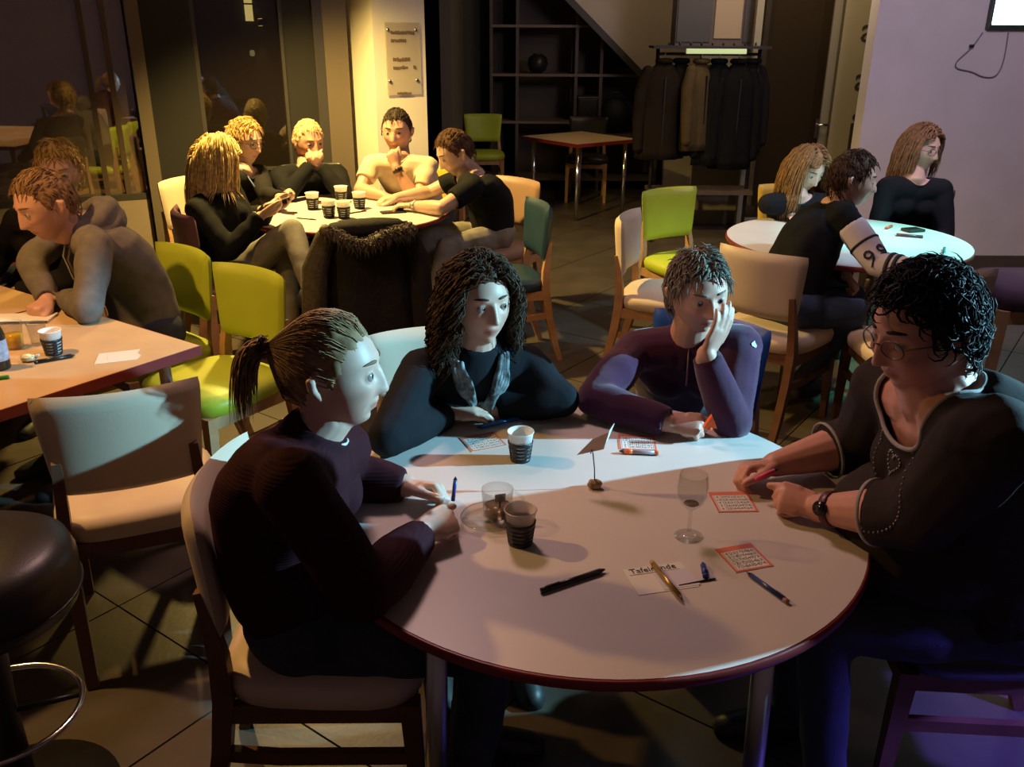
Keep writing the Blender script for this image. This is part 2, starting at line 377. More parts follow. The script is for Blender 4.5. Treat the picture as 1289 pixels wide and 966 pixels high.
for ch, x_, z_, sz in (('a', 2.985, 1.752, .29), ('a', 2.99, 1.36, .29)):
    v_, f_ = text_mesh(ch, sz, .002); b = MB(); b.add(np.stack([v_[:, 0]+x_, 8.04+v_[:, 2], v_[:, 1]+z_], 1), f_)
    b.build('letter', mat('letter_dark', (.035, .03, .025), .6), w3, False)
MB().box((2.985, 8.038, .86), (.07, .006, .28)).build('pictogram', MATS['letter_dark'], w3, False)
MB().lathe([(.001, -.003), (.03, -.003), (.03, .003), (.001, .003)], 14).xf(np.array([[1, 0, 0], [0, 0, 1], [0, 1, 0]]), (2.985, 8.038, 1.05)).build('pictogram', MATS['letter_dark'], w3, False)
ex = thing('fire_sign', 'faint red sign on the dark wall above the coats', 'sign', (2.17, 8.55, 1.78))
MB().box((0, 0, .07), (.07, .01, .14)).build('plate', mat('sign_red', (.32, .05, .02), .6), ex, False, .003)
MB().box((0, -.007, .02), (.05, .004, .02)).build('band', mat('sign_pale', (.4, .2, .12), .6), ex, False)

# ================================================================== FURNITURE
m_cream = mat('cream_leather', (.66, .54, .40), .48, noise=.06, nscale=6, bump=.12, bscale=220, bdist=.002)
m_green = mat('lime_leather', (.42, .50, .035), .45, noise=.06, nscale=6, bump=.12, bscale=220, bdist=.002)
m_blue = mat('blue_leather', (.02, .10, .42), .4, noise=.06, nscale=6, bump=.1, bscale=220, bdist=.002)
m_navy = mat('petrol_leather', (.014, .042, .07), .4, noise=.06, nscale=6, bump=.1, bscale=220, bdist=.002)
m_purp = mat('plum_leather', (.14, .07, .10), .45, noise=.08, nscale=6, bump=.1, bscale=220, bdist=.002)
m_brown = mat('brown_leather', (.30, .18, .12), .5, noise=.08, nscale=6, bump=.1, bscale=220, bdist=.002)
m_must = mat('mustard_leather', (.62, .40, .04), .45, noise=.06, nscale=6, bump=.1, bscale=220, bdist=.002)
m_blk = mat('black_leather', (.022, .019, .018), .38, noise=.1, nscale=6, bump=.15, bscale=180, bdist=.002)
m_wood = mat('beech_wood', (.40, .22, .10), .5, noise=.18, nscale=14)
m_woodd = mat('walnut_wood', (.13, .055, .028), .45, noise=.2, nscale=14)

def superring(cx, cy, hx, hy, z, n=28, p=4.0, taper=0.0):
    a = np.arange(n)*2*PI/n
    c, s_ = np.cos(a), np.sin(a)
    x = np.sign(c)*np.abs(c)**(2/p); y = np.sign(s_)*np.abs(s_)**(2/p)
    return np.stack([cx+x*hx*(1+taper*y), cy+y*hy, np.full(n, z)], 1)
def build_chair_meshes():
    M = {}
    b = MB()
    rg = [superring(0, .0, .205, .20, .405, taper=.06), superring(0, 0, .225, .222, .415, taper=.06), superring(0, 0, .23, .228, .45, taper=.06),
          superring(0, 0, .222, .22, .472, taper=.06), superring(0, 0, .19, .19, .486, taper=.06), superring(0, 0, .10, .10, .494, taper=.06), superring(0, 0, .02, .02, .496, taper=.06)]
    M['seat'] = b.rings(rg).mesh('seat')
    nu, nv = 26, 14; f = []; v = []
    for sd in (1, -1):
        for j in range(nv+1):
            for i in range(nu+1):
                u = -1+2*i/nu; q = -1+2*j/nv
                th = .027*max(0, (1-abs(u)**7))**.5*max(0, (1-abs(q)**7))**.5
                z = .715+.150*q*(1-.02*abs(u)**6); wd = .188+.027*(q+1)/2
                x = u*wd*(1-.03*abs(q)**8); y = -.225-.035*(q+1)/2+.05*u*u*(.5+.5*(q+1)/2)+sd*th
                v.append((x, y, z))
    k = (nu+1)*(nv+1)
    for sd in (0, 1):
        for j in range(nv):
            for i in range(nu):
                a = sd*k+j*(nu+1)+i; q = (a, a+1, a+nu+2, a+nu+1); f.append(q[::-1] if sd == 0 else q)
    M['backrest'] = MB().add(v, f).mesh('backrest')
    for sg, nm in ((-1, 'rl'), (1, 'rr')):
        M[nm] = MB().tube([(sg*.185, -.30, 0), (sg*.188, -.262, .12), (sg*.19, -.225, .28), (sg*.19, -.205, .42), (sg*.182, -.208, .52), (sg*.175, -.222, .62), (sg*.172, -.235, .68)],
                          [(.016, .014), (.017, .017), (.018, .02), (.018, .022), (.016, .019), (.014, .013), (.012, .008)], 4, up=(0, 1, 0)).mesh('leg')
    for sg, nm in ((-1, 'fl'), (1, 'fr')):
        M[nm] = MB().tube([(sg*.205, .205, 0), (sg*.203, .198, .2), (sg*.2, .19, .415)], [.014, .017, .021], 4, up=(0, 1, 0)).mesh('leg')
        M['ap'+nm] = MB().tube([(sg*.195, -.2, .388), (sg*.2, .18, .388)], [(.011, .024)]*2, 4, up=(0, 0, 1)).mesh('rail')
        M['st'+nm] = MB().tube([(sg*.19, -.232, .27), (sg*.196, -.1, .262), (sg*.2, .19, .262)], [(.010, .016)]*3, 4, up=(0, 0, 1)).mesh('stretcher')
    M['apf'] = MB().tube([(-.19, .19, .388), (.19, .19, .388)], [(.011, .024)]*2, 4, up=(0, 0, 1)).mesh('rail')
    M['apb'] = MB().tube([(-.18, -.2, .388), (.18, -.2, .388)], [(.011, .024)]*2, 4, up=(0, 0, 1)).mesh('rail')
    for k_ in ('seat', 'backrest'): M[k_].polygons.foreach_set('use_smooth', [True]*len(M[k_].polygons))
    return M
CH = build_chair_meshes()
def chair(label, loc, f, m_pad, m_leg, group=None):
    t = thing('padded_chair', label, 'chair', (loc[0], loc[1], 0), math.atan2(-f[0], f[1]), group)
    for nm, key, mm in [('seat', 'seat', m_pad), ('backrest', 'backrest', m_pad), ('leg', 'rl', m_leg), ('leg', 'rr', m_leg), ('leg', 'fl', m_leg), ('leg', 'fr', m_leg),
                        ('rail', 'apfl', m_leg), ('rail', 'apfr', m_leg), ('rail', 'apf', m_leg), ('rail', 'apb', m_leg), ('stretcher', 'stfl', m_leg), ('stretcher', 'stfr', m_leg)]:
        o = bpy.data.objects.new(nm, CH[key]); COL.objects.link(o); o.parent = t
        if not CH[key].materials: CH[key].materials.append(None)
        o.material_slots[0].link = 'OBJECT'; o.material_slots[0].material = mm
    return t
G_ch = 'padded chairs around the tables'
for lab, loc, f, mp, ml in [
    ('empty cream chair seen from behind, cold light across its back', (-1.135, 2.37), (-.39, .92), m_cream, m_woodd),
    ('cream chair under the ponytailed woman in plum sweater', (-.41, 1.70), (1, .03), m_cream, m_woodd),
    ('lime green chair behind the man in the grey hoodie', (-1.57, 3.60), (-.645, -.764), m_green, m_wood),
    ('empty lime green chair with its whole seat showing', (-1.17, 3.24), (-.563, -.827), m_green, m_wood),
    ('cream chair behind the curly haired woman with scarf', (-.20, 2.45), (.22, -.97), m_cream, m_wood),
    ('bright blue chair under the woman in purple fleece', (.53, 2.63), (-.6, -.8), m_blue, m_wood),
    ('cream chair under the young man with numbered sleeve', (1.23, 3.95), (.67, .74), m_cream, m_woodd),
    ('cream chair at the cyan lit table, hidden by dark curly hair', (1.76, 3.71), (.04, 1), m_cream, m_woodd),
    ('empty cream chair standing sideways on the open floor', (.81, 4.51), (.92, -.35), m_cream, m_wood),
    ('empty lime green chair facing us behind the sideways cream chair', (1.05, 5.19), (.51, -.86), m_green, m_wood),
    ('mustard chair under the girl with long light hair', (1.72, 5.33), (-.05, -1), m_must, m_wood),
    ('dark chair under the girl with glasses by the lilac wall', (2.38, 5.29), (-.45, -.89), m_blk, m_wood),
    ('cream chair behind the woman with glasses at the middle table', (-1.90, 5.60), (.93, -.37), m_cream, m_wood),
    ('plum chair under the woman with long blonde hair', (-1.53, 4.73), (.85, .5), m_purp, m_wood),
    ('dark chair buried under the fur trimmed coat', (-.80, 4.50), (-.4, .92), m_blk, m_wood),
    ('empty petrol blue chair right of the middle table', (-.07, 4.84), (-.96, -.28), m_navy, m_wood),
    ('brown chair behind the man in black t-shirt', (-.13, 5.58), (-.72, -.7), m_brown, m_wood),
    ('mustard chair behind the man in beige shirt', (-.60, 6.10), (-.35, -.93), m_must, m_wood),
    ('dark chair behind the man in black sweater', (-1.36, 6.12), (.25, -.97), m_blk, m_wood),
    ('dark chair behind the woman half hidden by the hoodie man', (-2.33, 4.22), (-.3, -.95), m_blk, m_wood),
    ('dark chair under the woman with short dark curls, lower right', (1.10, 1.80), (-1, .08), m_blk, m_woodd),
    ('dim lime green chair standing in the dark alcove', (-.33, 10.1), (.05, -1), m_green, m_wood),
    ('dark chair pushed under the spare table at the back', (.80, 9.85), (-.1, -1), m_blk, m_wood),
    ('dark chair showing only its curved top at the bottom edge', (-.66, .90), (-.25, .97), m_blk, m_woodd),
]: chair(lab, loc, f, mp, ml, G_ch)

# ---- tables
m_top = mat('white_laminate', (.62, .575, .54), .38, noise=.03, nscale=5)
m_topw = mat('maple_laminate', (.60, .42, .24), .4, noise=.07, nscale=9)
m_red = mat('red_edge', (.20, .02, .017), .4)
def round_table(label, c, r, z=.75):
    t = thing('round_table', label, 'table', (c[0], c[1], 0))
    MB().lathe([(.01, z-.024), (r-.006, z-.024), (r-.006, z), (.01, z)], 96).build('tabletop', m_top, t, False)
    MB().lathe([(r-.006, z-.025), (r, z-.021), (r, z-.004), (r-.006, z-.0005)], 96, closed=True).build('edge_band', m_red, t)
    for a in (math.radians(q) for q in (45, 135, 225, 315)):
        x, y = (r-.14)*math.cos(a), (r-.14)*math.sin(a)
        MB().tube([(x*1.05, y*1.05, 0), (x, y, z-.03)], .0225, 16).build('leg', m_steel, t)
    MB().box((0, 0, z-.055), (r*1.3, .05, .045), rotz(PI/4)).build('crossbar', m_black, t, False)
    MB().box((0, 0, z-.055), (r*1.3, .05, .044), rotz(-PI/4)).build('crossbar', m_black, t, False)
    return t
round_table('large round white table with the bingo cards in front', (.18, 1.774), .60)
round_table('round table under the yellow lamp with five cups', (-.98, 5.22), .60)
round_table('round table glowing cyan under the stage light', (1.72, 4.53), .605)
def rect_table(label, corner, e1, e2, L, W, z=.75, mt=None):
    e1, e2 = nrm(e1), nrm(e2); t = thing('rectangular_table', label, 'table', (corner[0], corner[1], 0))
    P = lambda a, b: (a*e1+b*e2)[:2]
    mk = lambda a0, a1, b0, b1: [tuple(P(a0, b0)), tuple(P(a1, b0)), tuple(P(a1, b1)), tuple(P(a0, b1))]
    def pz(poly, z0, z1):
        ar = sum(poly[i][0]*poly[(i+1) % 4][1]-poly[(i+1) % 4][0]*poly[i][1] for i in range(4))
        return MB().prism(poly if ar > 0 else poly[::-1], z0, z1)
    pz(mk(.004, L-.004, .004, W-.004), z-.032, z).build('tabletop', mt or m_topw, t, False)
    for r_ in ((0, L, 0, .004), (0, L, W-.004, W), (0, .004, .004, W-.004), (L-.004, L, .004, W-.004)):
        pz(mk(*r_), z-.034, z-.0006).build('edge_band', m_red, t, False)
    for a in (.09, L-.09):
        for b_ in (.09, W-.09):
            p = P(a, b_); MB().tube([(p[0], p[1], 0), (p[0], p[1], z-.03)], .02, 14).build('leg', m_chrome, t)
    return t
E1 = V(-.566, -.825, 0); E2 = V(-.825, .566, 0)
rect_table('long maple table with red edge at the left', (-1.053, 2.828), E1, E2, 1.5, .86)
c2 = V(-1.053, 2.828, 0)+E2*.866
rect_table('second maple table pushed behind the long one at far left', (c2[0], c2[1]), E1, E2, 1.5, .80)
rect_table('spare maple table with red edge standing in the dark back', (.6, 8.56), V(-.6, .8, 0), V(.8, .6, 0), .86, .80, .745)

# ---- bar stool, lower left, and the low stool at the right
bs = thing('bar_stool', 'black leather bar stool with chrome foot ring at lower left', 'stool', (-1.16, 1.60, 0))
MB().lathe([(.01, .56), (.17, .56), (.205, .575), (.215, .61), (.215, .67), (.205, .70), (.17, .722), (.1, .732), (.01, .735)], 40).build('seat', m_blk, bs)
MB().lathe([(.214, .6), (.219, .605), (.214, .61)], 40, closed=True).build('piping', m_blk, bs)
MB().lathe([(.035, .03), (.03, .3), (.04, .5), (.1, .56), (.02, .56), (.02, .03)], 20, closed=True).build('column', m_black, bs)
MB().lathe([(.01, 0), (.21, 0), (.21, .012), (.06, .035), (.01, .035)], 40).build('base', m_black, bs)
MB().tube([(.165*math.cos(a), .165*math.sin(a), .29) for a in np.linspace(0, 2*PI, 40)[:-1]], .0075, 8, closed=True).build('foot_ring', m_chrome, bs)
for a in (.4, .4+2*PI/3, .4+4*PI/3): MB().tube([(.03*math.cos(a), .03*math.sin(a), .29), (.165*math.cos(a), .165*math.sin(a), .29)], .007, 8).build('spoke', m_black, bs)
ls = thing('low_stool', 'brown wooden stool with dark plum cushion by the right edge', 'stool', (2.80, 4.62, 0))
MB().rings([superring(0, 0, .27, .22, .40), superring(0, 0, .285, .235, .42), superring(0, 0, .285, .235, .50), superring(0, 0, .26, .21, .53), superring(0, 0, .05, .05, .54)]).build('cushion', mat('plum_cloth', (.07, .035, .07), .8), ls)
for sx in (-1, 1):
    for sy in (-1, 1): MB().tube([(sx*.25, sy*.2, 0), (sx*.24, sy*.19, .4)], [.02, .024], 4).build('leg', m_wood, ls, False)
for sx in (-1, 1): MB().box((sx*.24, 0, .36), (.025, .36, .07)).build('rail', m_wood, ls, False); MB().box((0, sx*.19, .36), (.46, .025, .07)).build('rail', m_wood, ls, False)

# ---- coat rack with coats
ry = 8.0
rk = thing('coat_rack', 'black coat rack with a pale green lit rail', 'coat rack', (1.65, ry, 0))
for sx in (-.43, .43):
    MB().tube([(sx, 0, 0), (sx, 0, 1.60)], .016, 8).build('post', m_black, rk)
    MB().tube([(sx, -.25, .02), (sx, .25, .02)], .016, 8).build('foot', m_black, rk)
MB().box((0, 0, 1.615), (.98, .30, .02)).build('hat_shelf', m_black, rk, False)
MB().tube([(-.43, 0, 1.56), (.43, 0, 1.56)], .012, 8).build('hanging_rail', m_black, rk)
MB().box((.03, -.155, 1.585), (.50, .02, .04)).build('reflection_strip', mat('strip_pale_green', (.5, .6, .35), .3, emit=(.62, .85, .38), estr=.42), rk, False, .004)  # weak emission paints the pale tube reflection along the rail
for i in range(9): MB().tube([(-.36+i*.09, -.12, 1.63), (-.36+i*.09, -.12, 1.655)], .008, 6).build('peg', m_black, rk)
MB().box((0, 0, .42), (.9, .34, .03)).build('bench', m_dark, rk, False)
def coat(label, x, colr, w=.2, h=.75, dep=.085, yoff=0., rz=0., seed=0):
    t = thing('hanging_coat', label, 'coat', (1.65+x, ry+yoff, 1.56-h-.06), rz, 'coats on the rack')
    r_ = random.Random(seed); mm = mat('coat_%d' % seed, colr, .85, noise=.15, nscale=10, bump=.3, bscale=50, spec=.08)
    n = 28; rings = []
    for q in np.linspace(0, 1, 12):
        z = q*h; ww = w*(1.05-.1*q) if q < .82 else w*(.97-.72*((q-.82)/.18)**1.3); dd = dep*(1.1-.25*q) if q < .85 else dep*(.85-.5*((q-.85)/.15))
        a = np.arange(n)*2*PI/n; wob = 1+.10*np.sin(a*5+seed)*(1-q)+.05*np.sin(a*9+seed*2)
        rings.append(np.stack([ww*np.cos(a)*wob, dd*np.sin(a)*wob, np.full(n, z)], 1))
    MB().rings(rings).build('body', mm, t)
    for sg in (-1, 1):
        MB().tube([(sg*w*.72, 0, h*.90), (sg*w*.98, -.01, h*.72), (sg*w*1.08, -.03, h*.42), (sg*w*1.06, -.045, h*.12)], [.05, .058, .05, .042], 12, True).build('sleeve', mm, t)
    MB().tube([(.055*math.cos(a), .05*math.sin(a), h+.005) for a in np.linspace(0, 2*PI, 16)[:-1]], .022, 8, closed=True).build('collar', mm, t)
    MB().tube([(0, 0, h), (0, 0, h+.05), (.014, 0, h+.072)], .004, 6).build('hanger_hook', m_steel, t)
    MB().box((0, -dep*.97, h*.45), (.012, .012, h*.8)).build('zip', m_black, t, False)
for a in [('dark brown jacket hanging first on the rack', -.38, (.016, .011, .008), .19, .80, .09, -.05, .1, 1),
          ('black parka hanging second on the rack', -.22, (.008, .008, .008), .15, .78, .09, .03, .5, 2),
          ('olive beige coat hanging in the middle of the rack', -.07, (.075, .053, .026), .15, .72, .08, -.07, .6, 3),
          ('thick black coat hanging right of the olive one', .09, (.008, .008, .009), .18, .85, .10, -.02, .25, 4),
          ('long black overcoat hanging at the right of the rack', .25, (.007, .007, .008), .17, .88, .10, -.05, .1, 5),
          ('charcoal jacket hanging last on the rack', .39, (.014, .013, .013), .15, .76, .09, .03, .6, 6)]: coat(*a)
# dark wall cabinet above the rack
cab = thing('wall_cabinet', 'dark wall cabinet with a pale middle panel above the coats', 'cabinet', (1.78, 8.62, 1.62))
MB().box((0, 0, .55), (.68, .25, 1.1)).build('body', m_dark, cab, False)
MB().box((.12, -.13, .56), (.24, .02, 1.0)).build('door', mat('cabinet_door', (.36, .28, .2), .6), cab, False)
MB().box((-.18, -.13, .56), (.3, .02, 1.06)).build('door', m_frame, cab, False)
MB().box((.29, -.13, .56), (.06, .02, 1.06)).build('door', m_frame, cab, False)

# ---- fur trimmed coat thrown over the chair back
ct = thing('draped_coat', 'black coat with fur trimmed hood thrown over a chair back', 'coat', (-.72, 4.27, 0), math.atan2(.4, .92))
m_coat = mat('coat_black', (.016, .014, .013), .8, noise=.2, nscale=12, bump=.35, bscale=45, spec=.15)
rg = []; n = 44
for q in np.linspace(0, 1, 16):
    z = .28+.585*q; a = np.arange(n)*2*PI/n
    ww = .262-.035*q-.05*max(0, q-.8)/.2; dd = .085-.02*q-.03*max(0, q-.85)/.15
    wob = 1+.07*np.sin(a*6+1)*(1-q*.6)+.04*np.sin(a*11+2)
    rg.append(np.stack([ww*np.sign(np.cos(a))*np.abs(np.cos(a))**.7*wob, -.02+dd*np.sign(np.sin(a))*np.abs(np.sin(a))**.8*wob+.04*np.cos(a)**2, np.full(n, z)-.012*np.cos(a*2)*q], 1))
MB().rings(rg).build('body', m_coat, ct)
MB().tube([(-.20, -.03, .82), (-.265, -.05, .68), (-.285, -.07, .48), (-.32, -.07, .27)], [.05, .062, .06, .052], 14, True).build('sleeve', mat('sleeve_tweed', (.05, .038, .022), .9, noise=.3, nscale=60, bump=.4, bscale=90), ct)
MB().tube([(.20, -.03, .82), (.25, -.04, .68), (.26, -.05, .48), (.26, -.06, .27)], [.05, .062, .06, .05], 14, True).build('sleeve', m_coat, ct)
def collar_path(t): return V(-.21+.42*t, -.095-.035*math.sin(t*PI), .855-.05*math.sin(t*PI)+.015*math.cos(t*9))
fur = MB(); fur.tube([collar_path(t) for t in np.linspace(0, 1, 14)], .03, 10, True)
for i in range(620):
    t = random.random(); c = collar_path(t); a = random.uniform(-.9, 3.6); d_ = V(random.uniform(-.4, .4), -math.cos(a), math.sin(a)); d_ = nrm(d_)
    p0 = c+d_*.022; p1 = p0+d_*.022+V(0, 0, -.004); p2 = p1+d_*.014+V(random.uniform(-.008, .008), 0, -.014)
    fur.tube([p0, p1, p2], [.0035, .0025, .0006], 3)
fur.build('fur_trim', mat('fur', (.075, .058, .036), .7, noise=.5, nscale=40), ct)['kind'] = 'stuff'
MB().rings([superring(0, -.05, .19, .035, .815, 30, 2.6), superring(0, -.04, .20, .05, .865, 30, 2.6), superring(0, -.02, .17, .05, .885, 30, 2.6), superring(0, -.01, .10, .03, .893, 30, 2.6)]).build('hood', m_coat, ct)

# ================================================================== PEOPLE
def head_local(nu=132, nv=96, jaw=1.0, chub=0.0, nose=1.0):
    """closed head surface; x to the person's right, y forward, z up, eyes at z = 0, height .23"""
    th = (np.arange(nv)+.5)/nv*PI; ph = np.arange(nu)*2*PI/nu
    T, P = np.meshgrid(th, ph, indexing='ij')
    x = np.sin(T)*np.cos(P); y = np.sin(T)*np.sin(P); z = np.cos(T)
    x = .0765*x; yy = y.copy(); y = np.where(y > 0, .092*np.abs(y)**.82, -.102*np.abs(y)**.95); z = .116*z
    t = np.clip(-z/.116, 0, 1)
    x = x*(1-(.36-.16*(jaw-1)-.12*chub)*t**1.7)*(1+chub*.12*np.clip(t*2, 0, 1))
    y = np.where(yy < 0, y*(1-.55*t), y*(1-.05*t))
    y = y-.006*np.clip((z-.03)/.08, 0, 1)*(yy > 0)
    g = lambda cx, cz, sx, sz: np.exp(-((x-cx)/sx)**2-((z-cz)/sz)**2)*(yy > .05)
    dy = 0*x
    for s in (-1, 1):
        dy += -.0135*g(s*.031, .001, .017, .012)           # sockets
        dy += .0055*g(s*.030, .023, .022, .008)            # brows
        dy += .0045*g(s*.046, -.026, .018, .016)*(1+chub)  # cheekbones
        dy += .0085*nose*g(s*.0125, -.0375, .0075, .0075)  # nostrils
        dy += -.003*g(s*.024, -.066, .006, .010)
    ridge = np.clip((.020-z)/.058, 0, 1)
    dy += nose*(.003+.021*ridge**1.2)*np.exp(-(x/(.0085+.004*ridge))**2)*(z > -.046)*(z < .03)*(yy > .05)*np.clip((.03-z)/.012, 0, 1)
    dy += -.004*g(0, .016, .012, .010)
    dy += .0065*g(0, -.0605, .018, .0052)+.007*g(0, -.0725, .016, .0060)-.0048*g(0, -.0660, .022, .0022)
    dy += -.004*g(0, -.083, .018, .006)+.010*g(0, -.101, .019, .014)
    y = y+dy
    v = np.stack([x, y, z], -1).reshape(-1, 3)
    f = []
    for i in range(nv-1):
        for j in range(nu):
            k = (j+1) % nu; f.append((i*nu+j, (i+1)*nu+j, (i+1)*nu+k, i*nu+k))
    f.append(tuple(range(nu))); f.append(tuple((nv-1)*nu+j for j in range(nu-1, -1, -1)))
    return v, f
def hairline(v, recede=0.0):
    """positive inside the scalp"""
    phi = np.abs(np.arctan2(v[:, 0], v[:, 1]))*180/PI
    zl = np.interp(phi, [0, 25, 48, 62, 78, 95, 112, 135, 180], [.066+recede, .068+recede, .055+recede*1.2, .028, -.012, .018, -.02, -.058, -.068])
    return v[:, 2]-zl
def ik(a, c, l1, l2, hint):
    a, c, hint = V(a), V(c), V(hint); d = c-a; L = np.linalg.norm(d)
    if L > (l1+l2)*.985: k = L/((l1+l2)*.985); l1, l2 = l1*k, l2*k
    L = max(L, abs(l1-l2)+.01)
    x = (l1*l1-l2*l2+L*L)/(2*L); h = math.sqrt(max(1e-6, l1*l1-x*x)); u = nrm(d); p = hint-a; p = p-u*(p@u)
    return a+u*x+nrm(p)*h
def hand_chains(mb, W, Dv, N, side, curl=(.5, .6, .4), thumb=(.7, .5, .2), s=1.0, spread=1.0):
    Dv = nrm(Dv); N = V(N); N = nrm(N-Dv*(N@Dv)); S = np.cross(Dv, N)*(1 if side == 'R' else -1)
    W = V(W)
    mb.tube([W-Dv*.02*s, W+Dv*.02*s, W+Dv*.075*s], [(.026*s, .019*s), (.029*s, .016*s), (.036*s, .0125*s)], 12, True, up=N)
    offs = [.030, .0105, -.0095, -.028]; lens = [.071, .079, .073, .058]; kz = [.080, .085, .081, .073]
    for i in range(4):
        k = W+Dv*kz[i]*s+S*offs[i]*s*.98; p = [k-Dv*.03*s, k]; a = 0; d0 = nrm(Dv+S*spread*.06*(1.5-i))
        for j, fr in enumerate((.45, .31, .24)):
            a += curl[j]*(1+.08*i); dd = nrm(d0*math.cos(a)+N*math.sin(a)); p.append(p[-1]+dd*lens[i]*fr*s)
        r0 = (.0098, .0100, .0095, .0085)[i]*s
        mb.tube(p, [r0*1.1, r0*1.08, r0*.97, r0*.9, r0*.74], 8, True)
    b = W+Dv*.018*s+S*.022*s+N*.006*s; d0 = nrm(Dv*thumb[0]+S*thumb[1]+N*thumb[2]); d1 = nrm(Dv*(thumb[0]+.6)+S*(thumb[1]-.25)+N*(thumb[2]+.15)); d2 = nrm(Dv*(thumb[0]+.9)+S*(thumb[1]-.45)+N*(thumb[2]+.3))
    p = [b, b+d0*.042*s]; p.append(p[-1]+d1*.032*s); p.append(p[-1]+d2*.024*s)
    mb.tube(p, [.0165*s, .0125*s, .0108*s, .0085*s], 8, True)
def remeshed(mb, voxel, smooth):
    me = mb.mesh('tmp'); ob = bpy.data.objects.new('tmp', me); tmpc.objects.link(ob)
    m = ob.modifiers.new('r', 'REMESH'); m.mode = 'VOXEL'; m.voxel_size = voxel; m.use_smooth_shade = True
    if smooth: q = ob.modifiers.new('s', 'SMOOTH'); q.factor = .5; q.iterations = smooth
    dg = bpy.context.evaluated_depsgraph_get(); out = bpy.data.meshes.new_from_object(ob.evaluated_get(dg))
    bpy.data.objects.remove(ob); bpy.data.meshes.remove(me)
    return out
tmpc = COL
def coords(me):
    a = np.empty(len(me.vertices)*3); me.vertices.foreach_get('co', a); return a.reshape(-1, 3)
def set_coords(me, v): me.vertices.foreach_set('co', v.ravel()); me.update()
def normals(me):
    a = np.empty(len(me.vertices)*3); me.vertex_normals.foreach_get('vector', a); return a.reshape(-1, 3)
def wrinkle(me, amp, freq, seed):
    v = coords(me); n = normals(me); r = np.random.default_rng(seed); d = np.zeros(len(v))
    for k in range(7):
        w_ = r.normal(size=3); w_ = nrm(w_)*freq*r.uniform(.6, 1.7); ph = r.uniform(0, 6.28); w2 = nrm(r.normal(size=3))*freq*.5
        d += np.sin(v@w_+ph+1.3*np.sin(v@w2+ph*2))
    d = d/7; d = np.sign(d)*np.abs(d)**.8
    set_coords(me, v+n*(amp*d)[:, None])
class Frame:
    def __init__(s, o, f, up=(0, 0, 1), roll=0, scale=1):
        s.o = V(o); s.f = nrm(f); u = V(up); s.r = nrm(np.cross(s.f, u)); s.u = np.cross(s.r, s.f)
        if roll: c, k = math.cos(roll), math.sin(roll); s.r, s.u = s.r*c+s.u*k, s.u*c-s.r*k
        s.s = scale; s.M = np.stack([s.r, s.f, s.u], 1)
    def w(s, p): return (np.asarray(p, float)*s.s)@s.M.T+s.o
    def l(s, p): return ((np.asarray(p, float)-s.o)@s.M)/s.s
    def d(s, v): return np.asarray(v, float)@s.M.T
def lock(mb, path, r0, flat=.6, sides=4):
    n = len(path); rr = [(r0*k, r0*k*flat) for k in (np.clip(np.sin(np.linspace(.9, PI-.03, n)), .05, 1))]
    mb.tube(path, rr, 3)
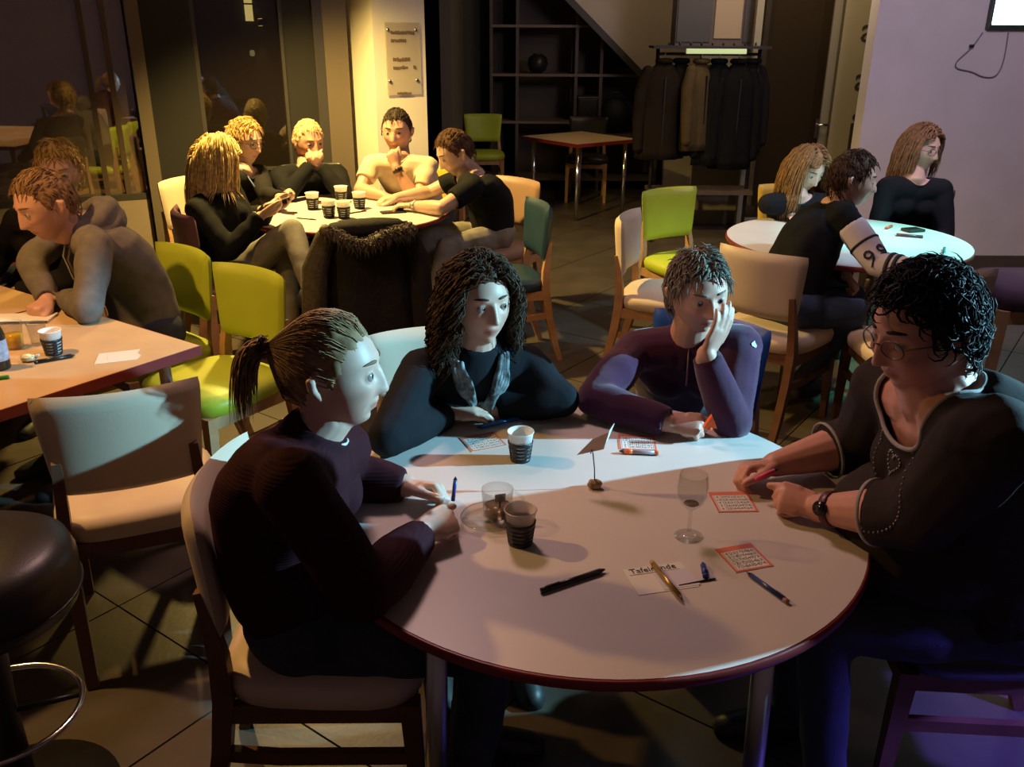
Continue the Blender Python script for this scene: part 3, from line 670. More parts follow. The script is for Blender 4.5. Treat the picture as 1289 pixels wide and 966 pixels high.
def make_hair(parent, base, F, style, col, seed, colliders=(), recede=0.0, length=None, hv=None, mname=None, dens=1.0):
    r_ = np.random.default_rng(seed); v, f = hv
    mask = hairline(v, recede); ins = mask > 0
    rad = V(.080, .103, .119)
    nn = v/np.array([.0765, .097, .116])**2; nn = nn/np.linalg.norm(nn, axis=1)[:, None]
    thick = dict(short=.007, buzz=.0035, crop=.010, curlyshort=.014, long=.008, curly=.013, pony=.005)[style]
    cap = MB(); idx = {}; cv = []
    off = np.clip(mask/.02, 0, 1)**.6*thick-.0015
    noise_ = .0022*np.sin(v[:, 0]*190+v[:, 1]*77+seed)*np.sin(v[:, 2]*120+v[:, 1]*160)*(thick > .004)
    hvv = v+nn*(off+noise_)[:, None]
    keep = mask > -.006
    fs = [q for q in f if len(q) == 4 and all(keep[i] for i in q) or (len(q) > 4 and all(keep[i] for i in q))]
    use = sorted({i for q in fs for i in q}); mp = {i: k for k, i in enumerate(use)}
    cap.add(F.w(hvv[use])-base, [tuple(mp[i] for i in q) for q in fs])
    ids = np.where(mask > .002)[0]
    g = V(0, 0, -1)
    nl = int(dict(short=1000, buzz=0, crop=1100, curlyshort=1500, long=900, curly=1500, pony=900)[style]*dens)
    tie = V(0, -.128, .055)
    for k in range(nl):
        i = r_.choice(ids); p = v[i].copy(); n0 = nn[i]
        # area weighting: reject pole clustering
        if r_.random() > math.sqrt(max(.05, 1-(p[2]/.117)**2))+(.45 if p[2] > .09 else .12): continue
        side = 1 if p[0] >= 0 else -1
        path = [F.w(p+n0*.001)]
        if style in ('short', 'crop', 'curlyshort'):
            L = (length or dict(short=.028, crop=.045, curlyshort=.06)[style])*r_.uniform(.7, 1.25)
            # swept from a crown point forward on top, down on sides
            tang = V(side*.25, .65, 0) if p[2] > .06 else V(side*.1, -.35, -.9)
            if style == 'curlyshort': tang = V(r_.normal()*.7, r_.normal()*.6-.1, -.25 if p[2] < .05 else r_.normal()*.4)
            if style == 'crop': tang = V(side*.45+r_.normal()*.3, .3+r_.normal()*.3, -.2 if p[2] > .06 else -.8)
            tang = tang-n0*(tang@n0); dirn = nrm(nrm(tang)+n0*(.35 if style == 'short' else .55)+r_.normal(size=3)*.12)
            q = p+n0*.001; ns = 5
            for t in range(ns):
                q = q+dirn*L/ns
                if style == 'curlyshort': dirn = nrm(dirn+.75*np.cross(dirn, n0)*(1 if k % 2 else -1)-n0*.12)
                else: dirn = nrm(dirn-n0*.22)
                e = np.linalg.norm(q/(rad+thick*.6))
                if e < 1: q = q/e
                path.append(F.w(q))
            lock(cap, np.array(path)-base, r_.uniform(.0022, .0038) if style != 'short' else r_.uniform(.0018, .003))
        elif style == 'pony':
            q = p+n0*.003; ns = 9
            for t in range(ns):
                d = tie-q; dist = np.linalg.norm(d)
                if dist < .012: break
                q = q+nrm(d)*min(dist, .032); rr2 = rad+.002+.004*r_.random(); e = np.linalg.norm(q/rr2)
                if e < 1 and dist > .03: q = q/e
                path.append(F.w(q))
            if len(path) > 2: lock(cap, np.array(path)-base, r_.uniform(.0012, .0024))
        else:
            L = (length or .30)*r_.uniform(.75, 1.1)
            ns = 13; q = p+n0*.002; vel = nrm(V(side*.85, -.35, .25)+n0*.5)
            wph = r_.uniform(0, 6.28); amp = .015*r_.uniform(.5, 1.3) if style == 'curly' else .0022
            margin = thick+.016*r_.random()
            gl = F.M.T@g
            for t in range(ns):
                vel = nrm(vel*.62+gl*.5+V(0, -.06, 0))
                q = q+vel*L/ns
                e = np.linalg.norm(q/(rad+margin))
                if e < 1: q = q/e
                if q[1] > .0 and q[2] < .06 and abs(q[0]) < .074 and q[2] > -.2: q[0] = side*(.074+.01*r_.random()); q[1] = min(q[1], .055)
                ww = F.w(q)
                for c_, rc in colliders:
                    dv = ww-c_; dl = np.linalg.norm(dv)
                    if dl < rc: ww = c_+dv/dl*rc
                q = F.l(ww)
                wob = F.d(V(math.sin(wph+t*1.25), math.cos(wph+t*1.25), .2*math.sin(wph*2+t)))*amp*min(1, t/4)
                path.append(ww+wob)
            lock(cap, np.array(path)-base, r_.uniform(.0020, .0034) if style == 'curly' else r_.uniform(.0026, .0048), .7)
    if style == 'curly':      # loose curls over the parting and the forehead edge
        top = ids[(v[ids][:, 2] > .06) & (np.abs(v[ids][:, 0]) < .06)]
        for k in range(230):
            i = r_.choice(top); n0 = nn[i]; a = r_.uniform(0, 6.28); t1 = nrm(np.cross(n0, V(math.cos(a), math.sin(a), .3))); t2 = np.cross(n0, t1)
            q = v[i]+n0*.006; rc = r_.uniform(.008, .015); path = [F.w(q)]
            for t in range(8):
                b_ = t*.75; path.append(F.w(q+t1*(rc*math.sin(b_)+.0035*t)+n0*(rc*(1-math.cos(b_))*.8+.004)+t2*.0015*t))
            lock(cap, np.array(path)-base, r_.uniform(.002, .0032))
    if style == 'pony':
        hb = F.w(tie)
        for k in range(150):
            q = tie+r_.normal(size=3)*.008; path = [F.w(q)]; vel = nrm(V(r_.normal()*.25, -1, .25)); L = .17*r_.uniform(.7, 1.1); gl = F.M.T@g
            for t in range(10):
                vel = nrm(vel*.72+gl*.38); q = q+vel*L/10
                e = np.linalg.norm(q/(rad+.02))
                if e < 1: q = q/e
                path.append(F.w(q)+F.d(V(math.sin(k+t*.5), 0, 0))*.003)
            lock(cap, np.array(path)-base, r_.uniform(.0022, .0036), .7)
        for k in range(0):   # loose strands at the temple
            q = V(.075*(1 if k % 2 else -1), .040-.005*k, .012); path = [F.w(q)]
            for t in range(7): q = q+V(.0007, -.001+.0012*math.sin(t+k), -.015); path.append(F.w(q))
            lock(cap, np.array(path)-base, .0017)
    m = mat(mname, col, .6, noise=.35, nscale=55, spec=.15)
    o = cap.build('hair', m, parent); 
    if style == 'pony':
        c_ = F.w(tie+V(0, -.004, .002))-base; ax = F.d(V(0, -1, .2)); a_, b_ = nrm(np.cross(ax, V(0, 0, 1))), None; b_ = np.cross(ax, a_)
        MB().tube([c_+.016*(a_*math.cos(t)+b_*math.sin(t)) for t in np.linspace(0, 2*PI, 18)[:-1]], .005, 8, closed=True).build('hair_tie', m_black, o)
    return o

def cut_neck(me, c, r):
    bm = bmesh.new(); bm.from_mesh(me)
    c = Vector(c); dele = [v for v in bm.verts if (v.co-c).length < r]
    if not dele: bm.free(); return None
    bmesh.ops.delete(bm, geom=dele, context='VERTS')
    be = {e for e in bm.edges if e.is_boundary}; adj = {}
    for e in be:
        for v in e.verts: adj.setdefault(v, []).append(e)
    best = []
    while be:
        e = be.pop(); st, cur = e.verts; loop = [st, cur]
        while cur != st:
            nx = [q for q in adj[cur] if q in be]
            if not nx: break
            e = nx[0]; be.discard(e); cur = e.other_vert(cur); loop.append(cur)
        if len(loop) > len(best): best = loop
    pts = np.array([tuple(v.co) for v in best[:-1]])
    for _ in range(14): pts = (np.roll(pts, 1, 0)+pts*2+np.roll(pts, -1, 0))/4
    for v, q in zip(best[:-1], pts): v.co = q
    bm.to_mesh(me); bm.free(); me.update()
    st = max(1, len(pts)//44); return pts[::st].copy()
PEOPLE = {}
def person(key, label, sp, face, body_f, hair, skin, top, trousers=(.03, .035, .05), s=.93, female=True, near=False, roll=0., chub=0., bulk=1.0,
           hands=None, sleeve='long', shoes=(.02, .02, .02), gaze=None, stubble=0., glasses=None, recede=0., neck_up=(0, 0, 1), collar=True, shade=None, head_s=None, top_name='sweater', nose=1.0, neck=.205, cut=.082, bust=.7, cone=0., cutoff=(0, 0, 0), dens=1.0):
    base = V(sp['hip'][0], sp['hip'][1], 0)
    root = thing('person', label, 'person', base)
    hs = head_s or s*1.0
    F = Frame(sp['head'], face, neck_up, roll, hs)
    bf = nrm(V(body_f[0], body_f[1], 0)); br = np.cross(bf, V(0, 0, 1))
    hip, chest = V(sp['hip']), V(sp['chest'])
    sw = (.155 if female else .178)*s*(1+.15*(bulk-1))
    shR = V(sp['shR']) if 'shR' in sp else chest+br*sw-V(0, 0, .03); shL = V(sp['shL']) if 'shL' in sp else chest-br*sw-V(0, 0, .03)
    hd_ = V(sp['head']); dn = np.linalg.norm(hd_-chest); mx_ = neck*s
    if dn > mx_:
        dl = (hd_-chest)*(1-mx_/dn); chest = chest+dl; shR = shR+dl; shL = shL+dl
    sr = nrm(shR-shL); mid = (shR+shL)/2
    ua, fa = .275*s, .235*s
    J = {}
    for sd, sh in (('R', shR), ('L', shL)):
        wr = V(sp['wr'+sd]) if 'wr'+sd in sp else hip+bf*.34+br*(.1 if sd == 'R' else -.1)+V(0, 0, .1)
        hint = V(sp['el'+sd]) if 'el'+sd in sp else (sh+wr)/2-bf*.1+br*(.2 if sd == 'R' else -.2)-V(0, 0, .2)
        el = ik(sh, wr, ua, fa, hint)
        if .77 < wr[2] < .81: el[2] = max(el[2], .80)
        J[sd] = (sh, el, wr)
    # ---------------- body: one continuous surface
    mb = MB()
    hv, hf = head_local(132 if near else 84, 96 if near else 62, chub=chub, jaw=1.0 if female else 1.35, nose=nose)
    mb.add(F.w(hv), hf)
    for sg in (-1, 1):   # ears
        mb.tube([F.w((sg*.0755, -.012, .018)), F.w((sg*.084, -.020, .012)), F.w((sg*.083, -.018, -.006)), F.w((sg*.0765, -.009, -.026))], [.008*hs, .0105*hs, .0095*hs, .006*hs], 8, True)
        # eyelids: half balls above and below the eye opening
        ec = V(sg*.0315, .0705, .0)
        for up_, tilt in ((1, .25), (-1, .35)):
            e = MB().ell((0, 0, 0), (.0152, .0152, .0152), None, 20, 16); q = np.concatenate(e.v)
            h = q[:, 2]*up_-q[:, 1]*math.tan(tilt)
            q[:, 2] = np.where(h < 0, q[:, 1]*math.tan(tilt)*up_, q[:, 2]); mb.add(F.w(q+ec), e.f)
    nb = mid*.35+chest*.65
    sax = nrm(chest-hip); nw = 1.0 if female else 1.14
    mb.tube([F.w((0, -.028, -.03)), F.w((0, -.020, -.095)), nb+sax*.02, nb-sax*.05], [(.054*s*nw, .055*s*nw), (.053*s*nw*(1+.45*chub), .056*s*nw*(1+.4*chub)), (.062*s*nw*(1+.4*chub), .060*s*nw*(1+.2*chub)), (.07*s, .05*s)], 16, True)
    hr = br
    def torso(b, inf, wk):
        rg = []; n = 30; a = np.arange(n)*2*PI/n
        prof = [(0, .155, .105), (.12, .165, .115), (.3, .15, .11), (.5, .145, .108), (.7, .158, .112), (.85, .162, .10), (.95, .135, .082), (1.03, .07, .055)] if female else \
               [(0, .16, .11), (.12, .165, .118), (.3, .155, .115), (.5, .16, .115), (.7, .175, .118), (.85, .18, .105), (.95, .15, .085), (1.03, .075, .058)]
        bow = -bf*.05*s
        for t, wx, wy in prof:
            c = hip+(chest-hip)*t+bow*math.sin(min(t, 1)*PI)
            r = nrm(hr*(1-min(t, 1))+sr*min(t, 1)); ax = nrm(chest-hip); fw = np.cross(ax, r)*-1
            if fw@bf < 0: fw = -fw
            fw = nrm(fw-ax*(fw@ax)); wx, wy = (wx*wk*s+inf), (wy*wk*s+inf)
            ca, sa = np.cos(a), np.sin(a)
            rg.append(c+np.outer(np.sign(ca)*np.abs(ca)**.85*wx, r)+np.outer(np.sign(sa)*np.abs(sa)**.85*wy, fw))
        # ring order must wind outward
        b.rings(rg)
    torso(mb, -.006, bulk)
    for sd in 'RL':
        sh, el, wr = J[sd]
        mb.tube([mid+(sh-mid)*.3, mid+(sh-mid)*.75, sh], [.06*s, .055*s, .05*s*bulk], 12, True)
        mb.tube([sh, sh+(el-sh)*.35, el], [.049*s*bulk, .046*s*bulk, .038*s*bulk], 12, True)
        mb.tube([el, el+(wr-el)*.3, wr-(wr-el)*.08, wr], [.039*s*bulk, .041*s*bulk, .028*s*(bulk*.5+.5), .026*s*(bulk*.5+.5)], 12, True)
        hd = (hands or {}).get(sd, {})
        dflt = nrm(wr-el)
        hand_chains(mb, wr, hd.get('d', dflt), hd.get('n', (0, 0, -1)), sd, hd.get('curl', (.45, .6, .4)), hd.get('thumb', (.7, .5, .2)), s*hd.get('s', 1.0), hd.get('spread', 1))
    LG = {}
    for sd, sg in (('R', 1), ('L', -1)):
        hj = hip+br*.085*s*sg+V(0, 0, -.005)
        kn = V(sp['kn'+sd]) if 'kn'+sd in sp else hj+bf*.41*s+br*.04*sg+V(0, 0, -.02)
        an = V(sp['an'+sd]) if 'an'+sd in sp else V(kn[0]-bf[0]*.06, kn[1]-bf[1]*.06, .085)
        an[2] = max(an[2], .075); LG[sd] = (hj, kn, an)
        mb.tube([hj, (hj+kn)/2, kn], [.045*s, .04*s, .034*s], 10, True); mb.tube([kn, kn+(an-kn)*.35, an], [.033*s, .031*s, .024*s], 10, True)
        mb.tube([an, an+V(0, 0, -.03)+bf*.05, an+V(0, 0, -.045)+bf*.14], [.022*s, .02*s, .016*s], 10, True)
    mb.xf(None, -base)
    me = remeshed(mb, 0.0042 if near else .0076, 2 if near else 1)
    v = coords(me)+base; lv = F.l(v)
    col = np.tile(np.array([*skin, 1.0]), (len(v), 1))
    inh = (np.abs(lv[:, 2]) < .14) & (np.abs(lv[:, 0]) < .1) & (lv[:, 1] > -.13) & (lv[:, 1] < .14)
    def blend(w_, c):
        w_ = np.clip(w_, 0, 1)[:, None]; col[:, :3] = col[:, :3]*(1-w_)+np.array(c)*w_
    lips = np.exp(-(lv[:, 0]/.0215)**4-((lv[:, 2]+.0665)/.0085)**4)*(lv[:, 1] > .07)*inh
    blend(lips*.75, (skin[0]*.78, skin[1]*.42, skin[2]*.42))
    ml = np.exp(-(lv[:, 0]/.022)**4-((lv[:, 2]+.0662)/.0016)**2)*(lv[:, 1] > .07)*inh
    blend(ml*.7, (.09, .03, .03))
    ck = sum(np.exp(-((lv[:, 0]-s_*.042)/.02)**2-((lv[:, 2]+.03)/.02)**2) for s_ in (-1, 1))*(lv[:, 1] > .02)*inh
    blend(ck*.3, (skin[0], skin[1]*.68, skin[2]*.62))
    if stubble:
        bd = np.clip((-lv[:, 2]-.045)/.02, 0, 1)*(lv[:, 1] > -.01)*inh*np.clip(1-lips*1.4, 0, 1)*(lv[:, 2] > -.125)
        blend(bd*stubble, (.10, .07, .05))
    at = me.color_attributes.new('tint', 'FLOAT_COLOR', 'POINT'); at.data.foreach_set('color', col.ravel())
    link('body', me, mat('skin_'+key, skin, .46, noise=.06, nscale=30, vcol=True, bump=.06, bscale=260, bdist=.001), root)
    # ---------------- eyes, brows
    gz = nrm(gaze) if gaze is not None else F.f
    em = eyemesh()
    for sg in (-1, 1):
        e = bpy.data.objects.new('eye', em); COL.objects.link(e); e.parent = root
        FG = Frame(F.w((sg*.0315, .0722, 0)), gz, F.u, 0, hs)
        m4 = Matrix([list(FG.M[i]*hs)+[FG.o[i]-base[i]] for i in range(3)]+[[0, 0, 0, 1]]); e.matrix_local = m4
        pts = []
        for t in np.linspace(0, 1, 8):
            x = sg*(.014+.036*t); pts.append(F.w((x, .0925-.020*t*t-.002, 0.0245+.003*math.sin(t*2.6)))-base)
        MB().tube(pts, [(.0028*hs*k, .0036*hs*k) for k in (.6, 1, 1.1, 1.1, 1, .9, .7, .35)], 6).build('eyebrow', mat('brow_'+key, tuple(c*.7 for c in hair['col']), .7), root)
    # ---------------- clothes
    tk = dict(col=(.02, .02, .02), rough=.85, noise=.1, nscale=20, bump=.25, bscale=120, bdist=.002); tk.update(top)
    tb = MB(); torso(tb, .012, bulk)
    for sd in 'RL':
        sh, el, wr = J[sd]
        tb.tube([mid+(sh-mid)*.25+V(0, 0, .0), mid+(sh-mid)*.7, sh], [.068*s, .067*s, .064*s*bulk], 12, True)
        end = dict(long=1.0, three=.42, short=-1)[sleeve if isinstance(sleeve, str) else sleeve[sd]]
        r1, r2 = .062*s*bulk, .052*s*bulk
        if end < 0:
            c = sh+(el-sh)*.62; tb.tube([sh, (sh+c)/2, c], [r1, r1*1.0, r1*.98], 14)
        else:
            tb.tube([sh, sh+(el-sh)*.4, el], [r1, r1*.98, r2*1.05], 12, True)
            c = el+(wr-el)*(end*.97); tb.tube([el, el+(c-el)*.35, el+(c-el)*.8, c], [r2*1.04, r2*1.02, r2*.86 if end == 1 else r2, (.041*s if end == 1 else r2*.97)], 14)
    if female:
        for sg in (-1, 1):
            c = hip+(chest-hip)*.68+sr*sg*.058*s*(1 if not chub else .8)+bf*(.080*bust)*s*bulk; tb.ell(c, (.066*s*bulk,)*3)
    if chub:
        tb.ell(hip+(chest-hip)*.33+bf*.09, (.17*bulk*s, .15*bulk*s, .16*s))
    nax = nrm(F.w((0, -.022, -.10))-nb); band = None
    if cone: tb.tube([nb-nax*.03, nb+nax*.02, nb+nax*cone], [.085*s, .074*s, .066*s], 18)
    tb.xf(None, -base)
    tm = remeshed(tb, .0072 if near else .0105, 4 if near else 2); wrinkle(tm, .005 if near else .006, 42, hash(key) % 997 if False else sum(map(ord, key)))
    if cut and not cone: band = cut_neck(tm, nb+nax*.045+bf*.02-base+V(cutoff), cut*s)
    topo = link(top_name, tm, mat('top_'+key, tk['col'], tk['rough'], noise=tk['noise'], nscale=tk['nscale'], bump=tk['bump'], bscale=tk['bscale'], bdist=tk['bdist'], wave=tk.get('wave'), sheen=tk.get('sheen', 0), spec=.12), root)
    if isinstance(band, np.ndarray):
        MB().tube([q for q in band], .0046*s, 8, closed=True).build('neckband', mat('neck_'+key, tk.get('trim', tuple(c*.9 for c in tk['col'])), .85, bump=.2), topo)
    pb = MB()
    pb.tube([hip+br*.09*s+V(0, 0, .03), hip-br*.09*s+V(0, 0, .03)], .115*s*bulk, 16, True)
    for sd in 'RL':
        hj, kn, an = LG[sd]
        pb.tube([hj, hj+(kn-hj)*.5, kn], [.088*s*bulk, .078*s*bulk, .061*s], 12, True); pb.tube([kn, kn+(an-kn)*.4, an+V(0, 0, .0)], [.061*s, .058*s, .05*s], 12, True)
    pb.xf(None, -base)
    pm = remeshed(pb, .013, 3); wrinkle(pm, .005, 38, sum(map(ord, key))+3)
    link('trousers', pm, mat('legs_'+key, trousers, .85, noise=.25, nscale=14, bump=.25, bscale=200, bdist=.002), root)
    for sd in 'RL':
        an = LG[sd][2]-base; sb = MB(); bx = br*.0
        f2 = bf; z0 = an[2]-.085+.006
        rg = []
        for t, wd, ht in ((-.07, .025, .045), (-.055, .036, .085), (0, .040, .095), (.06, .042, .075), (.12, .046, .058), (.17, .040, .045), (.20, .02, .03)):
            a = np.arange(14)*2*PI/14; c = V(an[0], an[1], z0)+f2*t*s*1.02
            rg.append(c+np.outer(np.cos(a)*wd*s, br)+np.outer(np.where(np.sin(a) > 0, np.sin(a)*ht*s, np.sin(a)*.004), V(0, 0, 1)))
        so = sb.rings(rg).build('shoe', mat('shoe_'+key, shoes, .5), root)
    # ---------------- hair
    cols = [(shR, .075*s), (shL, .075*s), (nb+V(0, 0, -.02), .10*s), (hip+(chest-hip)*.75, .155*s*bulk)]
    make_hair(root, base, F, hair['style'], hair['col'], sum(map(ord, key)), cols, recede, hair.get('len'), (hv, hf), 'hair_'+key, 1.0 if near else (.95 if hair['style'] == 'long' else .6))
    if glasses:
        gm = mat('spectacles_'+key, glasses, .3, .2); gb = MB()
        lens = []
        for sg in (-1, 1):
            c = V(sg*.0335, .0935, -.004); pts = [F.w(c+V(.024*math.cos(t), -.006*math.cos(t)*sg*1.0, .0165*math.sin(t)))-base for t in np.linspace(0, 2*PI, 22)[:-1]]
            gb.tube(pts, .0016*hs, 6, closed=True)
            gb.tube([F.w((sg*.058, .086, .003))-base, F.w((sg*.077, .05, .006))-base, F.w((sg*.083, -.012, .008))-base, F.w((sg*.082, -.03, -.008))-base], .0015*hs, 6)
        gb.tube([F.w((-.0095, .0995, .0))-base, F.w((0, .104, .003))-base, F.w((.0095, .0995, .0))-base], .0015*hs, 6)
        gb.build('glasses', gm, root)
    PEOPLE[key] = dict(root=root, base=base, F=F, J=J, top=topo, bf=bf, br=br, nb=nb, hip=hip, chest=chest, mid=mid, sr=sr, s=s, LG=LG)
    return root
_em = None
def eyemesh():
    global _em
    if _em is None:
        _em = MB().ell((0, 0, 0), (.0138, .0138, .0138), None, 24, 18).mesh('eye'); _em.materials.append(eye_mat()); _em.polygons.foreach_set('use_smooth', [True]*len(_em.polygons))
    return _em
SPEC = {}
SPEC['p1'] = dict(hip=(-0.450, 1.660, 0.550), chest=(-0.418, 1.572, 0.995), head=(-0.345, 1.586, 1.137), shR=(-0.401, 1.426, 0.979), shL=(-0.372, 1.728, 0.901), elR=(-0.278, 1.394, 0.800), wrR=(-0.184, 1.562, 0.790), elL=(-0.346, 1.766, 0.800), wrL=(-0.238, 1.780, 0.785))
SPEC['p2'] = dict(hip=(-0.170, 2.430, 0.540), chest=(-0.106, 2.285, 0.893), head=(-0.088, 2.252, 1.080), shR=(-0.249, 2.253, 0.867), shL=(0.035, 2.333, 0.852), elR=(-0.291, 2.043, 0.795), wrR=(-0.177, 2.194, 0.782), elL=(0.062, 2.301, 0.795), wrL=(-0.042, 2.250, 0.782))
SPEC['p3'] = dict(hip=(0.560, 2.660, 0.540), chest=(0.514, 2.452, 0.879), head=(0.510, 2.360, 1.081), shR=(0.368, 2.483, 0.849), shL=(0.650, 2.394, 0.895), elR=(0.289, 2.275, 0.800), wrR=(0.415, 2.133, 0.785), elL=(0.635, 2.269, 0.790), wrL=(0.497, 2.136, 0.978))
SPEC['p4'] = dict(hip=(1.100, 1.740, 0.560), chest=(0.835, 1.572, 1.102), head=(0.767, 1.570, 1.232), shL=(0.812, 1.358, 1.105), shR=(0.814, 1.761, 1.036), elL=(0.844, 1.508, 0.800), wrL=(0.664, 1.680, 0.790), elR=(0.828, 1.936, 0.820), wrR=(0.626, 1.887, 0.790))
SPEC['hood'] = dict(hip=(-1.550, 3.570, 0.540), chest=(-1.650, 3.471, 1.003), head=(-1.739, 3.307, 1.132), shL=(-1.541, 3.265, 0.972), shR=(-1.837, 3.689, 0.955), elL=(-1.521, 3.087, 0.800), wrL=(-1.704, 3.251, 0.790), elR=(-1.831, 3.424, 0.885), wrR=(-1.755, 3.218, 0.790))
SPEC['behind'] = dict(hip=(-2.300, 4.200, 0.540), chest=(-2.067, 3.933, 0.945), head=(-1.997, 3.965, 1.160))
SPEC['blonde'] = dict(hip=(-1.500, 4.750, 0.540), chest=(-1.609, 4.767, 0.877), head=(-1.593, 4.850, 1.083), shR=(-1.648, 4.610, 0.835), shL=(-1.570, 4.955, 0.887), elR=(-1.466, 4.540, 0.714), wrR=(-1.316, 4.611, 0.837), elL=(-1.416, 4.836, 0.779), wrL=(-1.302, 4.760, 0.859), knR=(-1.150, 4.584, 0.769), anR=(-1.022, 4.352, 0.514), knL=(-1.241, 4.763, 0.598), anL=(-1.205, 4.586, 0.291))
SPEC['glassw'] = dict(hip=(-1.870, 5.580, 0.540), chest=(-1.661, 5.469, 0.880), head=(-1.638, 5.559, 1.105), elR=(-1.643, 5.284, 0.689), wrR=(-1.472, 5.204, 0.757), elL=(-1.491, 5.382, 0.800), wrL=(-1.359, 5.188, 0.830))
SPEC['blackm'] = dict(hip=(-1.360, 5.980, 0.540), chest=(-1.323, 5.805, 0.859), head=(-1.324, 5.889, 1.069), elR=(-1.390, 5.498, 0.790), wrR=(-1.276, 5.669, 0.949), elL=(-1.088, 5.507, 0.790), wrL=(-1.217, 5.667, 0.945))
SPEC['beige'] = dict(hip=(-0.620, 5.980, 0.540), chest=(-0.723, 5.825, 0.910), head=(-0.747, 5.894, 1.136), shR=(-0.899, 5.795, 0.888), shL=(-0.543, 5.810, 0.873), elR=(-0.958, 5.745, 0.790), wrR=(-0.795, 5.517, 0.785), elL=(-0.593, 5.667, 0.790), wrL=(-0.733, 5.625, 0.948))
SPEC['bltee'] = dict(hip=(-0.150, 5.560, 0.540), chest=(-0.185, 5.387, 0.891), head=(-0.347, 5.434, 1.061), shL=(-0.202, 5.179, 0.856), shR=(-0.276, 5.569, 0.862), elL=(-0.300, 5.110, 0.790), wrL=(-0.585, 5.205, 0.785), elR=(-0.522, 5.541, 0.792), wrR=(-0.720, 5.463, 0.785), knL=(-0.389, 5.123, 0.555), anL=(-0.457, 4.875, 0.204), knR=(-0.535, 5.341, 0.562), anR=(-0.533, 5.188, 0.180))
SPEC['longh'] = dict(hip=(1.720, 5.300, 0.540), chest=(1.596, 5.013, 0.872), head=(1.643, 5.046, 1.034), elR=(1.459, 5.138, 0.790), wrR=(1.567, 5.001, 0.785), elL=(1.815, 5.076, 0.790), wrL=(1.657, 5.004, 0.785))
SPEC['guy'] = dict(hip=(1.270, 3.980, 0.540), chest=(1.486, 4.157, 0.967), head=(1.551, 4.110, 1.118), shR=(1.486, 3.978, 0.977), shL=(1.577, 4.368, 0.955), elR=(1.583, 3.854, 0.882), wrR=(1.764, 3.638, 0.790), elL=(1.559, 4.263, 0.694), wrL=(1.585, 4.091, 0.668), knR=(1.573, 3.886, 0.559), anR=(1.426, 4.048, 0.158), knL=(1.658, 4.150, 0.546), anL=(1.471, 4.246, 0.115))
SPEC['glassg'] = dict(hip=(2.340, 5.220, 0.540), chest=(2.261, 5.080, 0.931), head=(2.304, 5.140, 1.134), shR=(2.117, 5.068, 0.901), shL=(2.419, 5.063, 0.890), elR=(2.103, 5.026, 0.715), wrR=(2.121, 4.836, 0.644), elL=(2.466, 5.021, 0.704), wrL=(2.283, 4.836, 0.645))

fair = (.58, .37, .28); ruddy = (.56, .31, .23); pale = (.62, .42, .33); tan = (.48, .29, .20)
blond = (.42, .27, .11); dblond = (.20, .125, .06); brown = (.075, .042, .024); dark = (.018, .014, .012); grey = (.17, .145, .115)
fist = (1.15, 1.25, .8); rest = (.5, .65, .4)
# ---- front table
person('p1', 'woman with ponytail in dark plum knit sweater, left of the front table', SPEC['p1'], (.995, -.04, .05), (1, .02), dict(style='pony', col=(.27, .175, .09)), pale,
       dict(col=(.034, .008, .013), wave=48, bump=.22, bdist=.003), near=True, s=.98, bulk=1.1, bust=.45, sleeve='long', gaze=(1, -.05, .12), head_s=1.0, nose=.85, cone=.062, neck=.18,
       hands=dict(R=dict(d=(.72, .62, .12), n=(-.35, .3, -.85), curl=fist, thumb=(.9, .25, .1)), L=dict(d=(.95, -.25, .1), n=(.0, -.5, -.8), curl=(.9, 1.0, .6))))
person('p2', 'woman with long curly brown hair, black cardigan and patterned scarf', SPEC['p2'], (.46, -.86, .05), (.22, -.97), dict(style='curly', col=(.055, .034, .02), len=.30), fair,
       dict(col=(.012, .014, .018)), near=True, s=.97, gaze=(.75, -.6, .12), top_name='cardigan', cone=.065, neck=.175, bust=.7,
       hands=dict(R=dict(d=(.97, .15, .02), n=(0, .25, -1), curl=(.25, .4, .3)), L=dict(d=(-.95, -.1, .02), n=(0, .2, -1), curl=(.3, .4, .3))))
person('p3', 'person with short grey hair in purple fleece, cheek resting on hand', SPEC['p3'], (.26, -.95, -.12), (-.15, -.98), dict(style='crop', col=grey), ruddy,
       dict(col=(.052, .011, .038), rough=.95, sheen=.3), near=True, s=.97, gaze=(.1, -.95, -.08), top_name='fleece_jacket', roll=-.08, cone=.045,
       hands=dict(R=dict(d=(.93, -.3, .05), n=(.1, .55, -.75), curl=fist, thumb=(.9, .2, .1)), L=dict(d=(.42, .10, .88), n=(-.55, .83, .1), curl=(.15, .22, .15), thumb=(.9, .3, .1), s=.92, spread=.3)))
person('p4', 'woman with short dark curls and glasses, right of the front table', SPEC['p4'], (-.93, -.26, -.17), (-1, .0), dict(style='curlyshort', col=(.014, .012, .013)), (.56, .27, .20),
       dict(col=(.034, .025, .023), trim=(.30, .28, .27)), near=True, s=1.0, sleeve='three', gaze=(-.8, .1, -.55), chub=.75, bulk=1.34, glasses=(.12, .09, .09), top_name='printed_top', cut=.122, cutoff=(-.02, 0, -.01), neck=.2,
       hands=dict(R=dict(d=(-.93, -.2, -.02), n=(.1, -.4, -.9), curl=(.9, 1.0, .6)), L=dict(d=(-.85, .45, .08), n=(.35, .5, -.75), curl=fist, thumb=(.9, .2, .1))))
